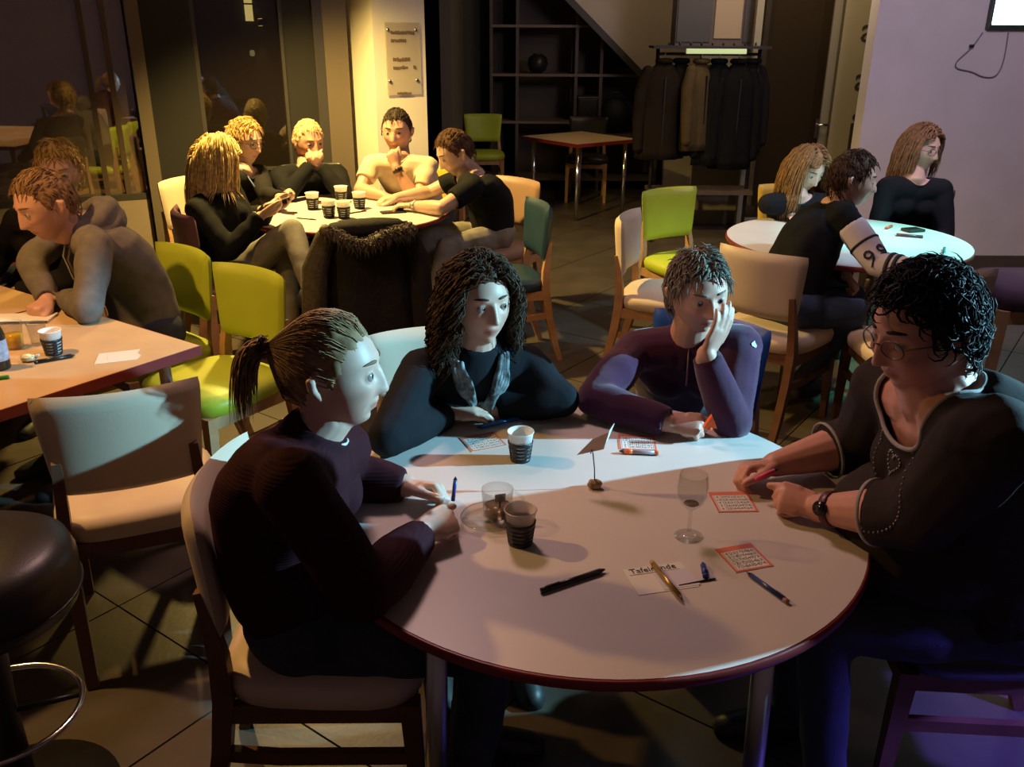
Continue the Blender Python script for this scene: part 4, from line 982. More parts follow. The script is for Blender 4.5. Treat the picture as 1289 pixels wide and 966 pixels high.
# ---- left table
person('hood', 'man with short fair hair in grey hoodie leaning on the left table', SPEC['hood'], (-.62, -.74, -.27), (-.72, -.69), dict(style='short', col=(.22, .125, .06)), ruddy,
       dict(col=(.15, .13, .115), noise=.15), female=False, s=1.04, head_s=1.12, neck=.19, stubble=.12, top_name='hoodie', trousers=(.03, .035, .05), gaze=(-.7, -.7, -.15),
       hands=dict(R=dict(d=(-.2, -.95, -.1), n=(0, -.2, -1), curl=fist), L=dict(d=(-.9, .4, 0), n=(0, 0, -1), curl=rest)))
person('behind', 'woman with fair hair half hidden behind the man in the hoodie', SPEC['behind'], (.25, -.95, -.12), (-.1, -1), dict(style='crop', col=blond), fair, dict(col=(.02, .018, .018)), s=1.0, head_s=1.1, top_name='jacket')
# ---- middle table
person('blonde', 'woman with long straight blonde hair in black, holding a phone', SPEC['blonde'], (.80, .52, -.30), (.85, .5), dict(style='long', col=(.80, .58, .26), len=.27), fair, dict(col=(.010, .010, .011)), trousers=(.22, .20, .17), s=1.02, head_s=1.12, neck=.19,
       hands=dict(R=dict(d=(.85, .45, .2), n=(-.2, .4, .8), curl=rest), L=dict(d=(.8, .2, .1), n=(-.2, -.4, .8), curl=rest)))
person('glassw', 'woman with short blond hair and glasses in dark jacket', SPEC['glassw'], (.90, -.42, -.12), (.9, -.4), dict(style='crop', col=(.50, .31, .12)), fair, dict(col=(.018, .016, .016)), s=1.02, head_s=1.13, neck=.19, glasses=(.03, .02, .02), top_name='jacket',
       hands=dict(L=dict(d=(.7, -.3, .5), n=(-.3, .3, -.8), curl=fist)))
person('blackm', 'man with white blond hair in black sweater, hands folded at his chin', SPEC['blackm'], (.62, -.76, -.12), (.30, -.95), dict(style='short', col=(.62, .48, .26)), ruddy, dict(col=(.010, .010, .011)), female=False, s=1.04, head_s=1.14, neck=.18,
       hands=dict(R=dict(d=(.55, -.1, .8), n=(.75, .3, -.4), curl=fist), L=dict(d=(-.5, -.1, .8), n=(-.75, .3, -.4), curl=fist)))
person('beige', 'man in beige t-shirt with watch, hand at his mouth', SPEC['beige'], (-.12, -.98, -.06), (-.15, -.98), dict(style='short', col=(.05, .035, .025)), ruddy, dict(col=(.62, .50, .36)), female=False, s=1.06, head_s=1.18, neck=.175, sleeve='short', stubble=.35, top_name='t_shirt',
       hands=dict(R=dict(d=(.8, -.55, 0), n=(0, .1, -1), curl=rest), L=dict(d=(-.25, .1, .95), n=(-.3, .9, .1), curl=fist)))
person('bltee', 'man in black t-shirt and faded jeans leaning over the yellow lit table', SPEC['bltee'], (-.85, -.35, -.42), (-.85, -.5), dict(style='short', col=(.10, .05, .028)), fair, dict(col=(.011, .011, .012)), female=False, s=1.06, head_s=1.16, neck=.18, sleeve='short', stubble=.55, trousers=(.21, .19, .15), top_name='t_shirt',
       hands=dict(R=dict(d=(-.8, -.5, 0), n=(0, 0, -1), curl=rest), L=dict(d=(-.98, .1, 0), n=(0, 0, -1), curl=rest)))
# ---- right table
person('longh', 'girl with long light brown hair looking down at the cyan lit table', SPEC['longh'], (.38, -.82, -.42), (.05, -1), dict(style='long', col=(.27, .15, .065), len=.33), pale, dict(col=(.012, .012, .014)), s=.98, head_s=1.06, neck=.19, sleeve='short', top_name='t_shirt')
person('guy', 'young man in black top with white numbered sleeve, facing right', SPEC['guy'], (.96, -.22, -.08), (.80, .60), dict(style='crop', col=(.06, .03, .02), len=.04), ruddy, dict(col=(.010, .010, .012)), female=False, s=1.0, head_s=1.06, neck=.19, trousers=(.035, .055, .11), shoes=(.03, .03, .03),
       hands=dict(R=dict(d=(.9, .4, 0), n=(0, 0, -1), curl=rest), L=dict(d=(.4, -.6, -.5), n=(-.5, -.3, -.6), curl=fist)))
person('glassg', 'girl with glasses and long hair in dark long sleeved top by the lilac wall', SPEC['glassg'], (.48, -.87, -.06), (-.15, -1), dict(style='long', col=(.22, .12, .065), len=.26), pale, dict(col=(.014, .016, .02)), s=1.0, head_s=1.06, neck=.19, glasses=(.05, .03, .03))

# ================================================================== CLOTHING DETAILS
def watch(key, sd, label_m, frac=.93, col=(.02, .02, .02), rr=.0305):
    P = PEOPLE[key]; sh, el, wr = P['J'][sd]; ax = nrm(wr-el); c = el+(wr-el)*frac-P['base']
    a_ = nrm(np.cross(ax, V(0, 0, 1))); b_ = np.cross(a_, ax); r = rr*P['s']
    o = MB().tube([c+r*(a_*math.cos(t)+b_*math.sin(t)) for t in np.linspace(0, 2*PI, 26)[:-1]], [(.0025, .010)]*25, 8, closed=True, up=ax).build('wristband', mat('watch_'+key, col, .4), P['root'])
    cam_dir = nrm(V(0, 0, 1.75)-P['base']-c); n_ = nrm(cam_dir-ax*(cam_dir@ax)); f0 = c+n_*(r+.002)
    MB().tube([f0-n_*.003, f0+n_*.005], .016*P['s'], 16).build('watch_face', mat('watchface_'+key, label_m, .2, .6), o)
watch('p4', 'L', (.03, .03, .035), .86, (.10, .02, .02), .037); watch('beige', 'L', (.05, .045, .04), .9); watch('bltee', 'L', (.55, .5, .4), .9, (.3, .28, .24))
# scarf of the curly haired woman
P = PEOPLE['p2']; bs_, bf_, sr_ = P['base'], P['bf'], P['sr']; nb_ = P['nb']-bs_
m_scarf = mat('scarf_print', (.17, .21, .22), .8, noise=.95, nscale=38, bump=.4, bscale=60)
from mathutils.bvhtree import BVHTree
def surf_caster(P, fr, c0):
    me_ = P['top'].data; bv = BVHTree.FromPolygons(coords(me_).tolist(), [tuple(p.vertices) for p in me_.polygons])
    rt_ = nrm(np.cross(fr, V(0, 0, 1))); up_ = np.cross(rt_, fr)
    def f(x, y, off=0.):
        h = bv.ray_cast(Vector(c0+fr*.6+rt_*x+up_*y), Vector(-fr)); return None if h[0] is None else np.array(h[0])+np.array(h[1])*off
    return f
fr2 = nrm(P['F'].f*V(1, 1, 0)*.5+bf_*.5); hit = surf_caster(P, fr2, nb_)
sb = MB()
for sg in (-1, 1):
    for k in range(5):
        o_ = .007*(k-2); pts = []
        for t in np.linspace(0, 1, 9):
            h = hit(sg*(.064-.046*t**1.5)+o_*(1-.4*t)+.003*math.sin(t*9+k), .022-.135*t, .010)
            if h is not None: pts.append(h)
        if len(pts) > 3: sb.tube(pts, [.0065+.0035*math.sin(PI*i/(len(pts)-1)) for i in range(len(pts))], 8, True)
for k in range(7):
    pts = [hit((k-3)*.006*(1+t), -.10-.075*t, .012) for t in np.linspace(0, 1, 5)]; pts = [q for q in pts if q is not None]
    if len(pts) > 2: sb.tube(pts, .0034, 6, True)
so = sb.build('scarf', m_scarf, P['root'])
# hood of the grey hoodie
P = PEOPLE['hood']; bs_, bf_, sr_ = P['base'], P['bf'], P['sr']; nb_ = P['nb']-bs_; sp_ax = nrm(P['chest']-P['hip']); bk = -nrm(bf_-sp_ax*(bf_@sp_ax))
hb = MB()
for lift, rad_, th in ((.075, .085, .030), (.05, .115, .040), (.0, .12, .046)):
    hb.tube([nb_+sp_ax*lift+bk*(rad_*math.sin(t))*1.05+sr_*(rad_*math.cos(t))-sp_ax*.02*math.cos(t)**2 for t in np.linspace(-.35, PI+.35, 16)], [(th*(.45+.55*math.sin(min(max(i/15*PI, .25), PI-.25))), th*.9) for i in range(16)], 10, True)
hm = remeshed(hb, .009, 3); wrinkle(hm, .006, 60, 5); link('hood', hm, MATS['top_hood'], P['top'])
for sg in (-1, 1):
    MB().tube([nb_+sr_*sg*.05-bk*.075+sp_ax*.0, nb_+sr_*sg*.05-bk*.12-sp_ax*.06, nb_+sr_*sg*.05-bk*.13-sp_ax*.16], .004, 6, True).build('drawstring', mat('cord_pale', (.45, .4, .33), .8), P['top'])
# white numbered sleeve of the young man
P = PEOPLE['guy']; sh, el, wr = P['J']['R']; bs_ = P['base']; s_ = P['s']
m_slv = mat('sleeve_white', (.62, .56, .62), .8, noise=.05, bump=.2, bscale=120, bdist=.002)
pa = [sh+(el-sh)*.30, sh+(el-sh)*.65, el, el+(wr-el)*.35, el+(wr-el)*.80, el+(wr-el)*.96]; ra = [.066*s_, .066*s_, .0605*s_, .0595*s_, .051*s_, .046*s_]
slv = MB().tube([p-bs_ for p in pa], ra, 20, True).build('printed_sleeve', m_slv, P['top'])
_cl = np.concatenate([[0], np.cumsum([np.linalg.norm(pa[i+1]-pa[i]) for i in range(5)])]); _cl = _cl/_cl[-1]
def arm_pt(t):
    i = int(np.clip(np.searchsorted(_cl, t)-1, 0, 4)); u = (t-_cl[i])/(_cl[i+1]-_cl[i]); return pa[i]*(1-u)+pa[i+1]*u, ra[i]*(1-u)+ra[i+1]*u, nrm(pa[i+1]-pa[i])
cdir = nrm(V(0, 0, 1.75)-el)
def on_sleeve(u, w_, off=.0015):      # u along the arm (0..1), w_ around, 0 faces the viewer side
    c, r, ax = arm_pt(u); n_ = nrm(cdir-ax*(cdir@ax)); b_ = np.cross(ax, n_); a = w_/r
    return c+(r+off)*(n_*math.cos(a)+b_*math.sin(a))-bs_
m_ink = mat('ink_navy', (.012, .012, .03), .7)
for u in (.60, .67): MB().tube([on_sleeve(u, arm_pt(u)[1]*t, .001) for t in np.linspace(0, 2*PI, 26)[:-1]], [(.0025, .010)]*25, 6, closed=True, up=arm_pt(u)[2]).build('stripe', m_ink, slv)
MB().tube([on_sleeve(.20, arm_pt(.20)[1]*t, .001) for t in np.linspace(0, 2*PI, 26)[:-1]], [(.0025, .006)]*25, 6, closed=True, up=arm_pt(.2)[2]).build('stripe', m_ink, slv)
tv_, tf_ = text_mesh('9', .10, .0008)
ux, uy = tv_[:, 0], tv_[:, 1]
tot = sum(np.linalg.norm(pa[i+1]-pa[i]) for i in range(5))
for cu, cw in ((.40, .012), (.40, -.05)):
    vv = np.array([on_sleeve(np.clip(cu-y/tot, 0, 1), -(x)+cw, .0022+z) for x, y, z in tv_]); MB().add(vv, tf_).build('number', m_ink, slv, False)
# print on the dark top: beaded ring with a heart
P = PEOPLE['p4']; bs_ = P['base']; sp_ax = nrm(P['chest']-P['hip']); me_ = P['top'].data
tc_ = coords(me_); bv = BVHTree.FromPolygons(tc_.tolist(), [tuple(p.vertices) for p in me_.polygons])
fr = nrm(V(-.93, -.36, .12)); rt_ = nrm(np.cross(fr, V(0, 0, 1))); up_ = np.cross(rt_, fr); c0 = P['hip']+(P['chest']-P['hip'])*.63-bs_
bead = MB(); bd_n = 0
def on_top(x, y):
    h = bv.ray_cast(Vector(c0+fr*.6+rt_*x+up_*y), Vector(-fr)); return None if h[0] is None else (np.array(h[0]), np.array(h[1]))
for k in range(56):
    t = k/56*2*PI; h = on_top(.092*math.cos(t), .105*math.sin(t))
    if h: bead.ell(h[0]+h[1]*.0012, (.0026,)*3, None, 6, 4)
for k in range(26):
    t = k/26*2*PI; x = .0016*16*math.sin(t)**3; y = .0016*(13*math.cos(t)-5*math.cos(2*t)-2*math.cos(3*t)-math.cos(4*t)); h = on_top(x+.01, y+.03)
    if h: bead.ell(h[0]+h[1]*.001, (.003,)*3, None, 6, 4)
if bead.n: bead.build('bead_print', mat('bead_silver', (.22, .21, .20), .3, .6), P['top'])['kind'] = 'stuff'
for sd in 'RL':     # pale cuffs
    sh, el, wr = P['J'][sd]; c = el+(wr-el)*.41-bs_; ax = nrm(wr-el); a_ = nrm(np.cross(ax, V(0, 0, 1))); b_ = np.cross(a_, ax); r = .0685*P['s']
    MB().tube([c+r*(a_*math.cos(t)+b_*math.sin(t)) for t in np.linspace(0, 2*PI, 30)[:-1]], [(.002, .005)]*29, 6, closed=True, up=ax).build('cuff', mat('neck_p4', (.3, .28, .27), .85), P['top'])
# badge on the fleece sleeve
P = PEOPLE['p3']; sh, el, wr = P['J']['L']; ax = nrm(el-sh); cd = nrm(nrm(V(0, 0, 1.75)-sh)+V(.55, 0, 0)); n_ = nrm(cd-ax*(cd@ax)); c = sh+ax*.03+n_*.0625*P['s']*1.0-P['base']; b_ = np.cross(ax, n_)
MB().add(np.array([c+(b_*x+ax*y)*.012+n_*.002 for x, y in ((0, -1), (.8, .3), (.5, .9), (-.5, .9), (-.8, .3))]+[c+(b_*x+ax*y)*.012-n_*.002 for x, y in ((0, -1), (.8, .3), (.5, .9), (-.5, .9), (-.8, .3))]), [(0, 1, 2, 3, 4), (9, 8, 7, 6, 5)]+[(i, i+5, (i+1) % 5+5, (i+1) % 5) for i in range(5)]).build('badge', mat('badge_pale', (.5, .5, .55), .6), P['top'], False)
MB().tube([P['nb']-P['base']+P['bf']*.068+V(0, 0, .02), P['nb']-P['base']+P['bf']*.10-V(0, 0, .09)], .003, 6).build('zip', mat('zip_grey', (.2, .15, .2), .4, .5), P['top'])
# white collar of the ponytailed woman
P = PEOPLE['p1']; nax = nrm(P['F'].w((0, -.022, -.10))-P['nb']); a_ = nrm(np.cross(nax, V(0, 1, 0))); b_ = np.cross(a_, nax); c = P['nb']+nax*.058-P['base']
b_ = nrm(P['bf']-nax*(P['bf']@nax)); a_ = np.cross(nax, b_)
MB().tube([c+.058*(b_*math.cos(t)+a_*math.sin(t))-nax*.004 for t in np.linspace(-.75, .75, 12)], [(.003, .009*math.sin(PI*(i+1)/13)+.002) for i in range(12)], 6, up=nax).build('shirt_collar', mat('collar_white', (.6, .6, .6), .8), P['root'])
# light sleeve stripe of the half hidden woman
# ================================================================== THINGS ON THE TABLES
ZT = .7502
m_paper = mat('paper_white', (.72, .70, .66), .85, noise=.02)
m_print = mat('print_black', (.03, .03, .035), .8); m_pred = mat('print_red', (.62, .17, .11), .8)
def quad_basis(TL, TR, BL):
    o = (V(TR)+V(BL))/2; x = V(TR)-V(TL); y = V(TL)-V(BL); w_, h = np.linalg.norm(x), np.linalg.norm(y); x = x/w_; y = nrm(y-x*(y@x)); return o, x, y, w_, h
def bingo(label, c, ang, w_=.098, h=.092, seed=1, z=ZT):
    t = thing('bingo_card', label, 'bingo card', (c[0], c[1], z), ang, 'bingo cards on the front table'); r = random.Random(seed)
    MB().box((0, 0, .0005), (w_, h, .001)).build('card', m_paper, t, False)
    b = MB(); fw_ = .008
    for cx, cy, sx, sy in ((0, h/2-fw_, w_, fw_*2), (0, -h/2+fw_/3, w_, fw_*.66), (-w_/2+fw_/3, -fw_*.67, w_*0+fw_*.66, h-fw_*2.66), (w_/2-fw_/3, -fw_*.67, fw_*.66, h-fw_*2.66)):
        MB().box((cx, cy, .0011), (sx, sy, .0003)).build('red_border', m_pred, t, False)
    for i in range(5):
        for j in range(5):
            v_, f_ = text_mesh(str(r.randint(1, 15)+15*i), .0125, .0001)
            b.add(v_+V((i-2)*(w_-.022)/5*1.08, (2-j)*(h-.03)/5*1.06-.005, .0012), f_)
    o = b.build('printed_numbers', m_print, t, False); o['kind'] = 'stuff'
    for k in range(6):
        x = -(w_-.016)/2+(w_-.016)*k/5; MB().box((x, -.005, .0011), (.0007, h-.026, .0002)).build('grid_line', m_print, t, False)
bingo('bingo card lying by the blue pen near the scarf', (-.075, 2.087), math.radians(24), seed=1)
bingo('bingo card between the paper clip stand and the purple fleece', (.327, 2.088), math.radians(-4), .096, .092, seed=2)
bingo('bingo card under the hands of the dark curled woman', (.505, 1.776), math.radians(3), .092, .092, seed=3)
bingo('bingo card beside the dark blue pen on the right', (.474, 1.546), math.radians(17), .085, .088, seed=4)
def pen(label, a, b_, col, r=.0042, name='pen', capcol=None, tipcol=(.5, .5, .5), z=ZT, cat='pen', metal=0.):
    a, b_ = V(a[0], a[1], 0), V(b_[0], b_[1], 0); L = np.linalg.norm(b_-a); d = (b_-a)/L
    t = thing(name, label, cat, (a[0], a[1], z), math.atan2(d[1], d[0]), None)
    X = lambda x: (x, 0, r)
    MB().tube([X(.012), X(L*.9)], r, 10).build('barrel', mat('pen_'+'_'.join('%02d' % int(c*99) for c in col), col, .3, metal), t)
    MB().tube([X(0), X(.003), X(.013)], [.0008, r*.4, r*.95], 10).build('tip', mat('tip_'+'_'.join('%02d' % int(c*99) for c in tipcol), tipcol, .35), t)
    MB().tube([X(L*.9), X(L-.001), X(L)], [r*1.05, r*1.02, r*.6], 10).build('end_cap', mat('cap_'+'_'.join('%02d' % int(c*99) for c in (capcol or col)), capcol or col, .3), t)
    if r < .006: MB().box((L*.82, 0, r*2+.0008), (L*.2, .003, .0015)).build('clip', mat('clip_'+'_'.join('%02d' % int(c*99) for c in col), tuple(c*.8 for c in col), .3), t, False)
    return t
pen('bright blue pen in front of the scarf', (-.094, 2.163), (.023, 2.227), (.02, .20, .62), .0052, tipcol=(.05, .07, .1))
pen('black felt pen alone in the middle of the front table', (.187, 1.494), (.057, 1.420), (.016, .013, .013), .0055, tipcol=(.03, .03, .03))
pen('gold pen lying across the written note', (.322, 1.392), (.282, 1.518), (.42, .27, .08), .005, tipcol=(.10, .06, .03), z=ZT+.003, metal=.6)
pen('dark blue pen pointing at the right hand bingo card', (.466, 1.488), (.520, 1.389), (.03, .05, .18), .0048, tipcol=(.03, .03, .06), capcol=(.3, .15, .16))
pen('short blue marker lying apart beside the note', (.385, 1.521), (.381, 1.468), (.02, .04, .22), .006, name='short_marker', cat='marker', tipcol=(.02, .04, .22))
pen('orange and grey marker beside the middle bingo card', (.272, 2.024), (.372, 2.014), (.35, .25, .27), .0062, name='marker', cat='marker', tipcol=(.1, .08, .08), capcol=(.9, .16, .05))
MB().tube([(.016, 0, .0062), (.034, 0, .0062)], .0074, 10).build('orange_collar', mat('neon_orange', (1.0, .17, .04), .4), bpy.data.objects['marker'])
# orange wedge in the hand of the person in purple
P = PEOPLE['p3']; ow = thing('orange_marker_cap', 'bright orange wedge shaped cap held in the purple sleeved hand', 'marker cap', (.512, 2.085, .795))
MB().add(V([(-.018, -.006, 0), (.018, -.006, 0), (.002, -.006, .036), (-.018, .008, 0), (.018, .008, 0), (.002, .008, .036)]), [(0, 1, 2), (5, 4, 3), (0, 3, 4, 1), (1, 4, 5, 2), (2, 5, 3, 0)]).build('wedge', mat('neon_orange', (1, .17, .04), .4), ow, False)
MB().tube([(0, 0, -.006), (0, 0, .002)], .008, 10).build('ring', mat('neon_orange', (1, .17, .04), .4), ow)
# pink marker in the right woman's hand, small pen in the left woman's hands
pk = thing('pink_marker', 'small pink marker held by the woman with dark curls', 'marker', (.575, 1.80, .80), .4)
MB().tube([(-.02, 0, 0), (.03, 0, .012)], .006, 10).build('barrel', mat('pink', (.75, .08, .18), .4), pk); MB().tube([(.03, 0, .012), (.038, 0, .014)], [.005, .002], 10).build('tip', m_black, pk)
bp_ = thing('held_blue_pen', 'small blue pen held upright in the hands of the ponytailed woman', 'pen', (-.128, 1.705, .79))
MB().tube([(0, 0, 0), (.006, .004, .05)], .0045, 10).build('barrel', mat('pen_held', (.06, .08, .35), .35), bp_); MB().tube([(.006, .004, .05), (.0065, .0045, .056)], [.004, .0015], 10).build('tip', m_black, bp_)

# note with the heading
nt_ = thing('written_note', 'small white note headed Tafelronde under the gold pen', 'note', (.293, 1.472, ZT), math.radians(14))
MB().box((0, 0, .0004), (.125, .088, .0008)).build('sheet', m_paper, nt_, False)
MB().box((.03, -.010, .0011), (.075, .06, .0006)).build('inner_sheet', mat('paper_lilac', (.62, .58, .66), .85), nt_, False)
v_, f_ = text_mesh('Tafelronde', .0225, .0001); MB().add(v_*V(.98, 1, 1)+V(-.003, .032, .0016), f_).build('heading', m_print, nt_, False)['kind'] = 'stuff'
MB().box((-.003, .0205, .0015), (.105, .0009, .0002)).build('underline', m_print, nt_, False)
tp = thing('thin_stick', 'thin dark stick lying off the corner of the note', 'stick', (.325, 1.446, ZT), math.radians(17)); MB().tube([(0, 0, .002), (.075, 0, .002)], [.0008, .0022], 6).build('shaft', m_black, tp)
MB().tube([(.075, 0, .002), (.08, 0, .002)], [.0022, .0012], 6).build('end', m_frame, tp)

# cups in black slotted holders
m_cup = mat('cup_white', (.80, .78, .74), .45, noise=.02); m_hold = mat('holder_black', (.015, .015, .017), .4)
m_cupt = mat('cup_translucent', (.72, .66, .62), .25, trans=.55)
def cup_at(label, c, group, s=1.0, clear=False, z=ZT):
    t = thing('cup_in_holder', label, 'cup', (c[0], c[1], z), random.uniform(0, 3), group)
    r0, r1, h = .0235*s, .0345*s, .082*s
    MB().lathe([(.001, .002), (r0, .002), (r1, h), (r1+.0018*s, h+.001), (r1+.0008*s, h+.003*s), (r1-.0016*s, h), (r0-.0012*s, .004), (.001, .004)], 32).build('cup', m_cupt if clear else m_cup, t)
    R = lambda zz: (r0+(r1-r0)*zz/h)+.0012*s
    def ring(z0, z1, nm): MB().lathe([(R(z0), z0), (R(z0)+.002*s, z0), (R(z1)+.002*s, z1), (R(z1), z1)], 32, closed=True).build(nm, m_hold, t)
    ring(0.0, .010*s, 'holder_base')
    for k in range(4): ring((.0155+.0105*k)*s, (.0205+.0105*k+(.004 if k == 3 else 0))*s, 'holder_band')
    for k in range(5):
        a = k*2*PI/5; b = MB(); w_ = .009*s
        rg_ = []
        for zz in (.002*s, .05*s):
            for q in (R(zz), R(zz)+.0019*s):
                pass
        z0, z1 = .002*s, .05*s
        ca = [a-w_/R(z0)/2, a+w_/R(z0)/2]
        v8 = [((R(zz)+d)*math.cos(x), (R(zz)+d)*math.sin(x), zz) for zz in (z0, z1) for d in (0, .0021*s) for x in ca]
        b.add(v8, [(0, 1, 3, 2), (4, 6, 7, 5), (2, 3, 7, 6), (0, 4, 5, 1), (0, 2, 6, 4), (1, 5, 7, 3)]).build('holder_rib', m_hold, t, False)
    return t
cup_at('white cup in black holder near the scarf woman', (.022, 1.985), 'cups', .93)
cup_at('translucent cup in black holder beside the glass mug', (.019, 1.600), 'cups', .96, True)
for lab, c in (('cup in holder nearest the blonde woman on the yellow lit table', (-1.187, 5.264)), ('cup in holder furthest back on the yellow lit table', (-1.06, 5.50)),
               ('left one of the two cups behind the coat collar', (-1.045, 5.03)), ('right one of the two cups behind the coat collar', (-.955, 5.0)), ('short cup in holder near the dark phone', (-.915, 5.297))):
    cup_at(lab, c, 'cups', 1.15)
cup_at('cup in holder on the maple table in front of the hoodie man', (-1.505, 2.735), 'cups', .98)
# glass mug on saucer
def thin_glass():
    m = bpy.data.materials.new('clear_glass'); m.use_nodes = True; nt = m.node_tree; nt.nodes.clear()
    o = nt.nodes.new('ShaderNodeOutputMaterial'); mix = nt.nodes.new('ShaderNodeMixShader'); t = nt.nodes.new('ShaderNodeBsdfTransparent'); t.inputs[0].default_value = (.93, .93, .92, 1)
    g = nt.nodes.new('ShaderNodeBsdfGlossy'); g.inputs['Roughness'].default_value = .04; lw_ = nt.nodes.new('ShaderNodeLayerWeight'); lw_.inputs[0].default_value = .5; fz = nt.nodes.new('ShaderNodeMapRange'); fz.inputs['From Min'].default_value = .35; fz.inputs['From Max'].default_value = 1.0; fz.inputs['To Min'].default_value = .02; fz.inputs['To Max'].default_value = .40; nt.links.new(lw_.outputs['Facing'], fz.inputs['Value'])
    nt.links.new(fz.outputs[0], mix.inputs[0]); nt.links.new(t.outputs[0], mix.inputs[1]); nt.links.new(g.outputs[0], mix.inputs[2]); nt.links.new(mix.outputs[0], o.inputs[0]); return m
m_glass = thin_glass()
sa = thing('glass_saucer', 'clear glass saucer under the mug', 'saucer', (-.045, 1.69, ZT)); MB().lathe([(.001, .001), (.035, .001), (.062, .007), (.066, .0095), (.0655, .011), (.06, .0095), (.034, .0045), (.001, .004)], 40).build('dish', m_glass, sa)
MB().lathe([(.064, .0095), (.067, .0105), (.0655, .012), (.063, .011)], 40, closed=True).build('rim', m_glass, sa)
mg = thing('glass_mug', 'clear glass tea mug standing on the glass saucer', 'mug', (-.03, 1.69, ZT+.0075))
MB().lathe([(.001, 0), (.026, 0), (.033, .008), (.035, .07), (.033, .0705), (.031, .01), (.024, .004), (.001, .004)], 32).build('bowl', m_glass, mg)
MB().tube([(.033+.024*math.sin(t), 0, .037-.024*math.cos(t)) for t in np.linspace(.15, PI-.15, 14)], .0035, 8).build('handle', m_glass, mg)
MB().lathe([(.001, .006), (.029, .010), (.031, .028), (.001, .028)], 24).build('tea', mat('tea_rest', (.5, .36, .24), .15, trans=.8), mg)
MB().box((.006, -.003, .05), (.024, .002, .018), rotz(.3)).build('tea_label', mat('tea_tag', (.35, .34, .3), .7, noise=.5, nscale=90), mg, False)
MB().tube([(.006, -.003, .042), (.004, 0, .02)], .002, 6).build('tea_bag_stem', m_frame, mg)
wg = thing('wine_glass', 'empty wine glass standing before the dark curled woman', 'wine glass', (.377, 1.628, ZT))
MB().lathe([(.001, 0), (.030, 0), (.031, .0012), (.012, .004), (.0042, .010), (.0036, .062), (.012, .070), (.024, .082), (.031, .10), (.0325, .12), (.029, .148), (.0275, .1482), (.0308, .12), (.0292, .10), (.022, .084), (.009, .0745), (.001, .073)], 36).build('glass', m_glass, wg)
MB().lathe([(.001, .0735), (.012, .0775), (.016, .0795), (.001, .0795)], 24).build('wine_rest', mat('wine_drop', (.25, .16, .08), .2, trans=.6), wg)
# card clip stand
cs = thing('card_clip_stand', 'wire card clip in a small stone base holding a folded card', 'card holder', (.195, 1.84, ZT))
st_ = MB().ell((0, 0, .010), (.018, .014, .011), None, 12, 8); st_.v = [v*(1+.12*np.sin(v[:, [1, 2, 0]]*500)) for v in st_.v]
st_.build('stone_base', mat('stone_tan', (.34, .23, .12), .8, noise=.5, nscale=60, bump=.6, bscale=80), cs)
MB().tube([(0, 0, .012), (-.002, 0, .05), (-.007, 0, .09), (-.010, .0, .10), (-.012, .003, .088)], .0014, 6).build('wire', m_black, cs)
fc = MB()
A = V([(-.045, 0, .085), (.018, .005, .098), (.026, -.012, .150), (-.010, -.004, .128)]); fc.add(np.concatenate([A, A+V(.001, .0012, 0)]), [(0, 1, 2, 3), (7, 6, 5, 4), (0, 4, 5, 1), (1, 5, 6, 2), (2, 6, 7, 3), (3, 7, 4, 0)]); fc.build('folded_card', mat('card_cream', (.66, .58, .50), .85), cs, False)
A = V([(.016, .007, .100), (.026, .012, .118), (.040, .018, .158), (.026, -.008, .150)]); MB().add(np.concatenate([A, A+V(.0012, .0, 0)]), [(0, 1, 2, 3), (7, 6, 5, 4), (0, 4, 5, 1), (1, 5, 6, 2), (2, 6, 7, 3), (3, 7, 4, 0)]).build('card_flap', m_paper, cs, False)

# ---- left table
nb2 = thing('note_pad', 'white note pad under the fist of the hoodie man', 'note pad', (-1.80, 3.10, ZT), .1)
MB().box((0, 0, .004), (.22, .11, .008)).build('pages', m_paper, nb2, False); MB().box((0, -.053, .0045), (.22, .004, .0095)).build('binding', m_black, nb2, False)
sl = thing('paper_slip', 'torn white paper slip near the table corner', 'paper', (-1.288, 2.715, ZT), math.radians(24))
MB().prism([(-.07, -.05), (.055, -.055), (.07, -.02), (.06, .01), (.07, .045), (-.055, .05)], 0, .0008).build('sheet', m_paper, sl, False); MB().box((-.03, 0, .0009), (.0008, .07, .0002)).build('crease', mat('crease_grey', (.5, .48, .45), .9), sl, False)
pen('black marker lying before the cup on the maple table', (-1.422, 2.707), (-1.522, 2.639), (.016, .014, .013), .0065, name='marker', cat='marker', tipcol=(.02, .02, .02))
pen('green pen at the left edge of the maple table', (-1.60, 2.49), (-1.535, 2.515), (.05, .32, .03), .006, tipcol=(.04, .2, .03))
jg = thing('juice_glass', 'glass of yellow juice beside the dark bottle', 'glass', (-1.66, 2.79, ZT))
MB().lathe([(.001, 0), (.026, 0), (.034, .09), (.032, .0905), (.0245, .006), (.001, .005)], 28).build('tumbler', m_glass, jg); MB().lathe([(.001, .0065), (.0242, .0075), (.0285, .05), (.001, .05)], 28).build('juice', mat('juice', (.85, .55, .03), .2, trans=.3), jg)
tg = thing('empty_tumbler', 'empty small tumbler behind the striped cup', 'glass', (-1.60, 2.83, ZT)); MB().lathe([(.001, 0), (.024, 0), (.030, .075), (.028, .0755), (.0225, .006), (.001, .005)], 28).build('wall', m_glass, tg); MB().lathe([(.0285, .073), (.031, .0745), (.029, .077), (.0275, .0755)], 28, closed=True).build('rim', m_glass, tg)
bt = thing('bottle', 'dark bottle with pale label cut off by the left edge', 'bottle', (-1.607, 2.60, ZT))
MB().lathe([(.001, 0), (.028, 0), (.030, .006), (.030, .11), (.024, .135), (.012, .155), (.0115, .19), (.001, .19)], 28).build('body', mat('bottle_brown', (.03, .018, .012), .15), bt)
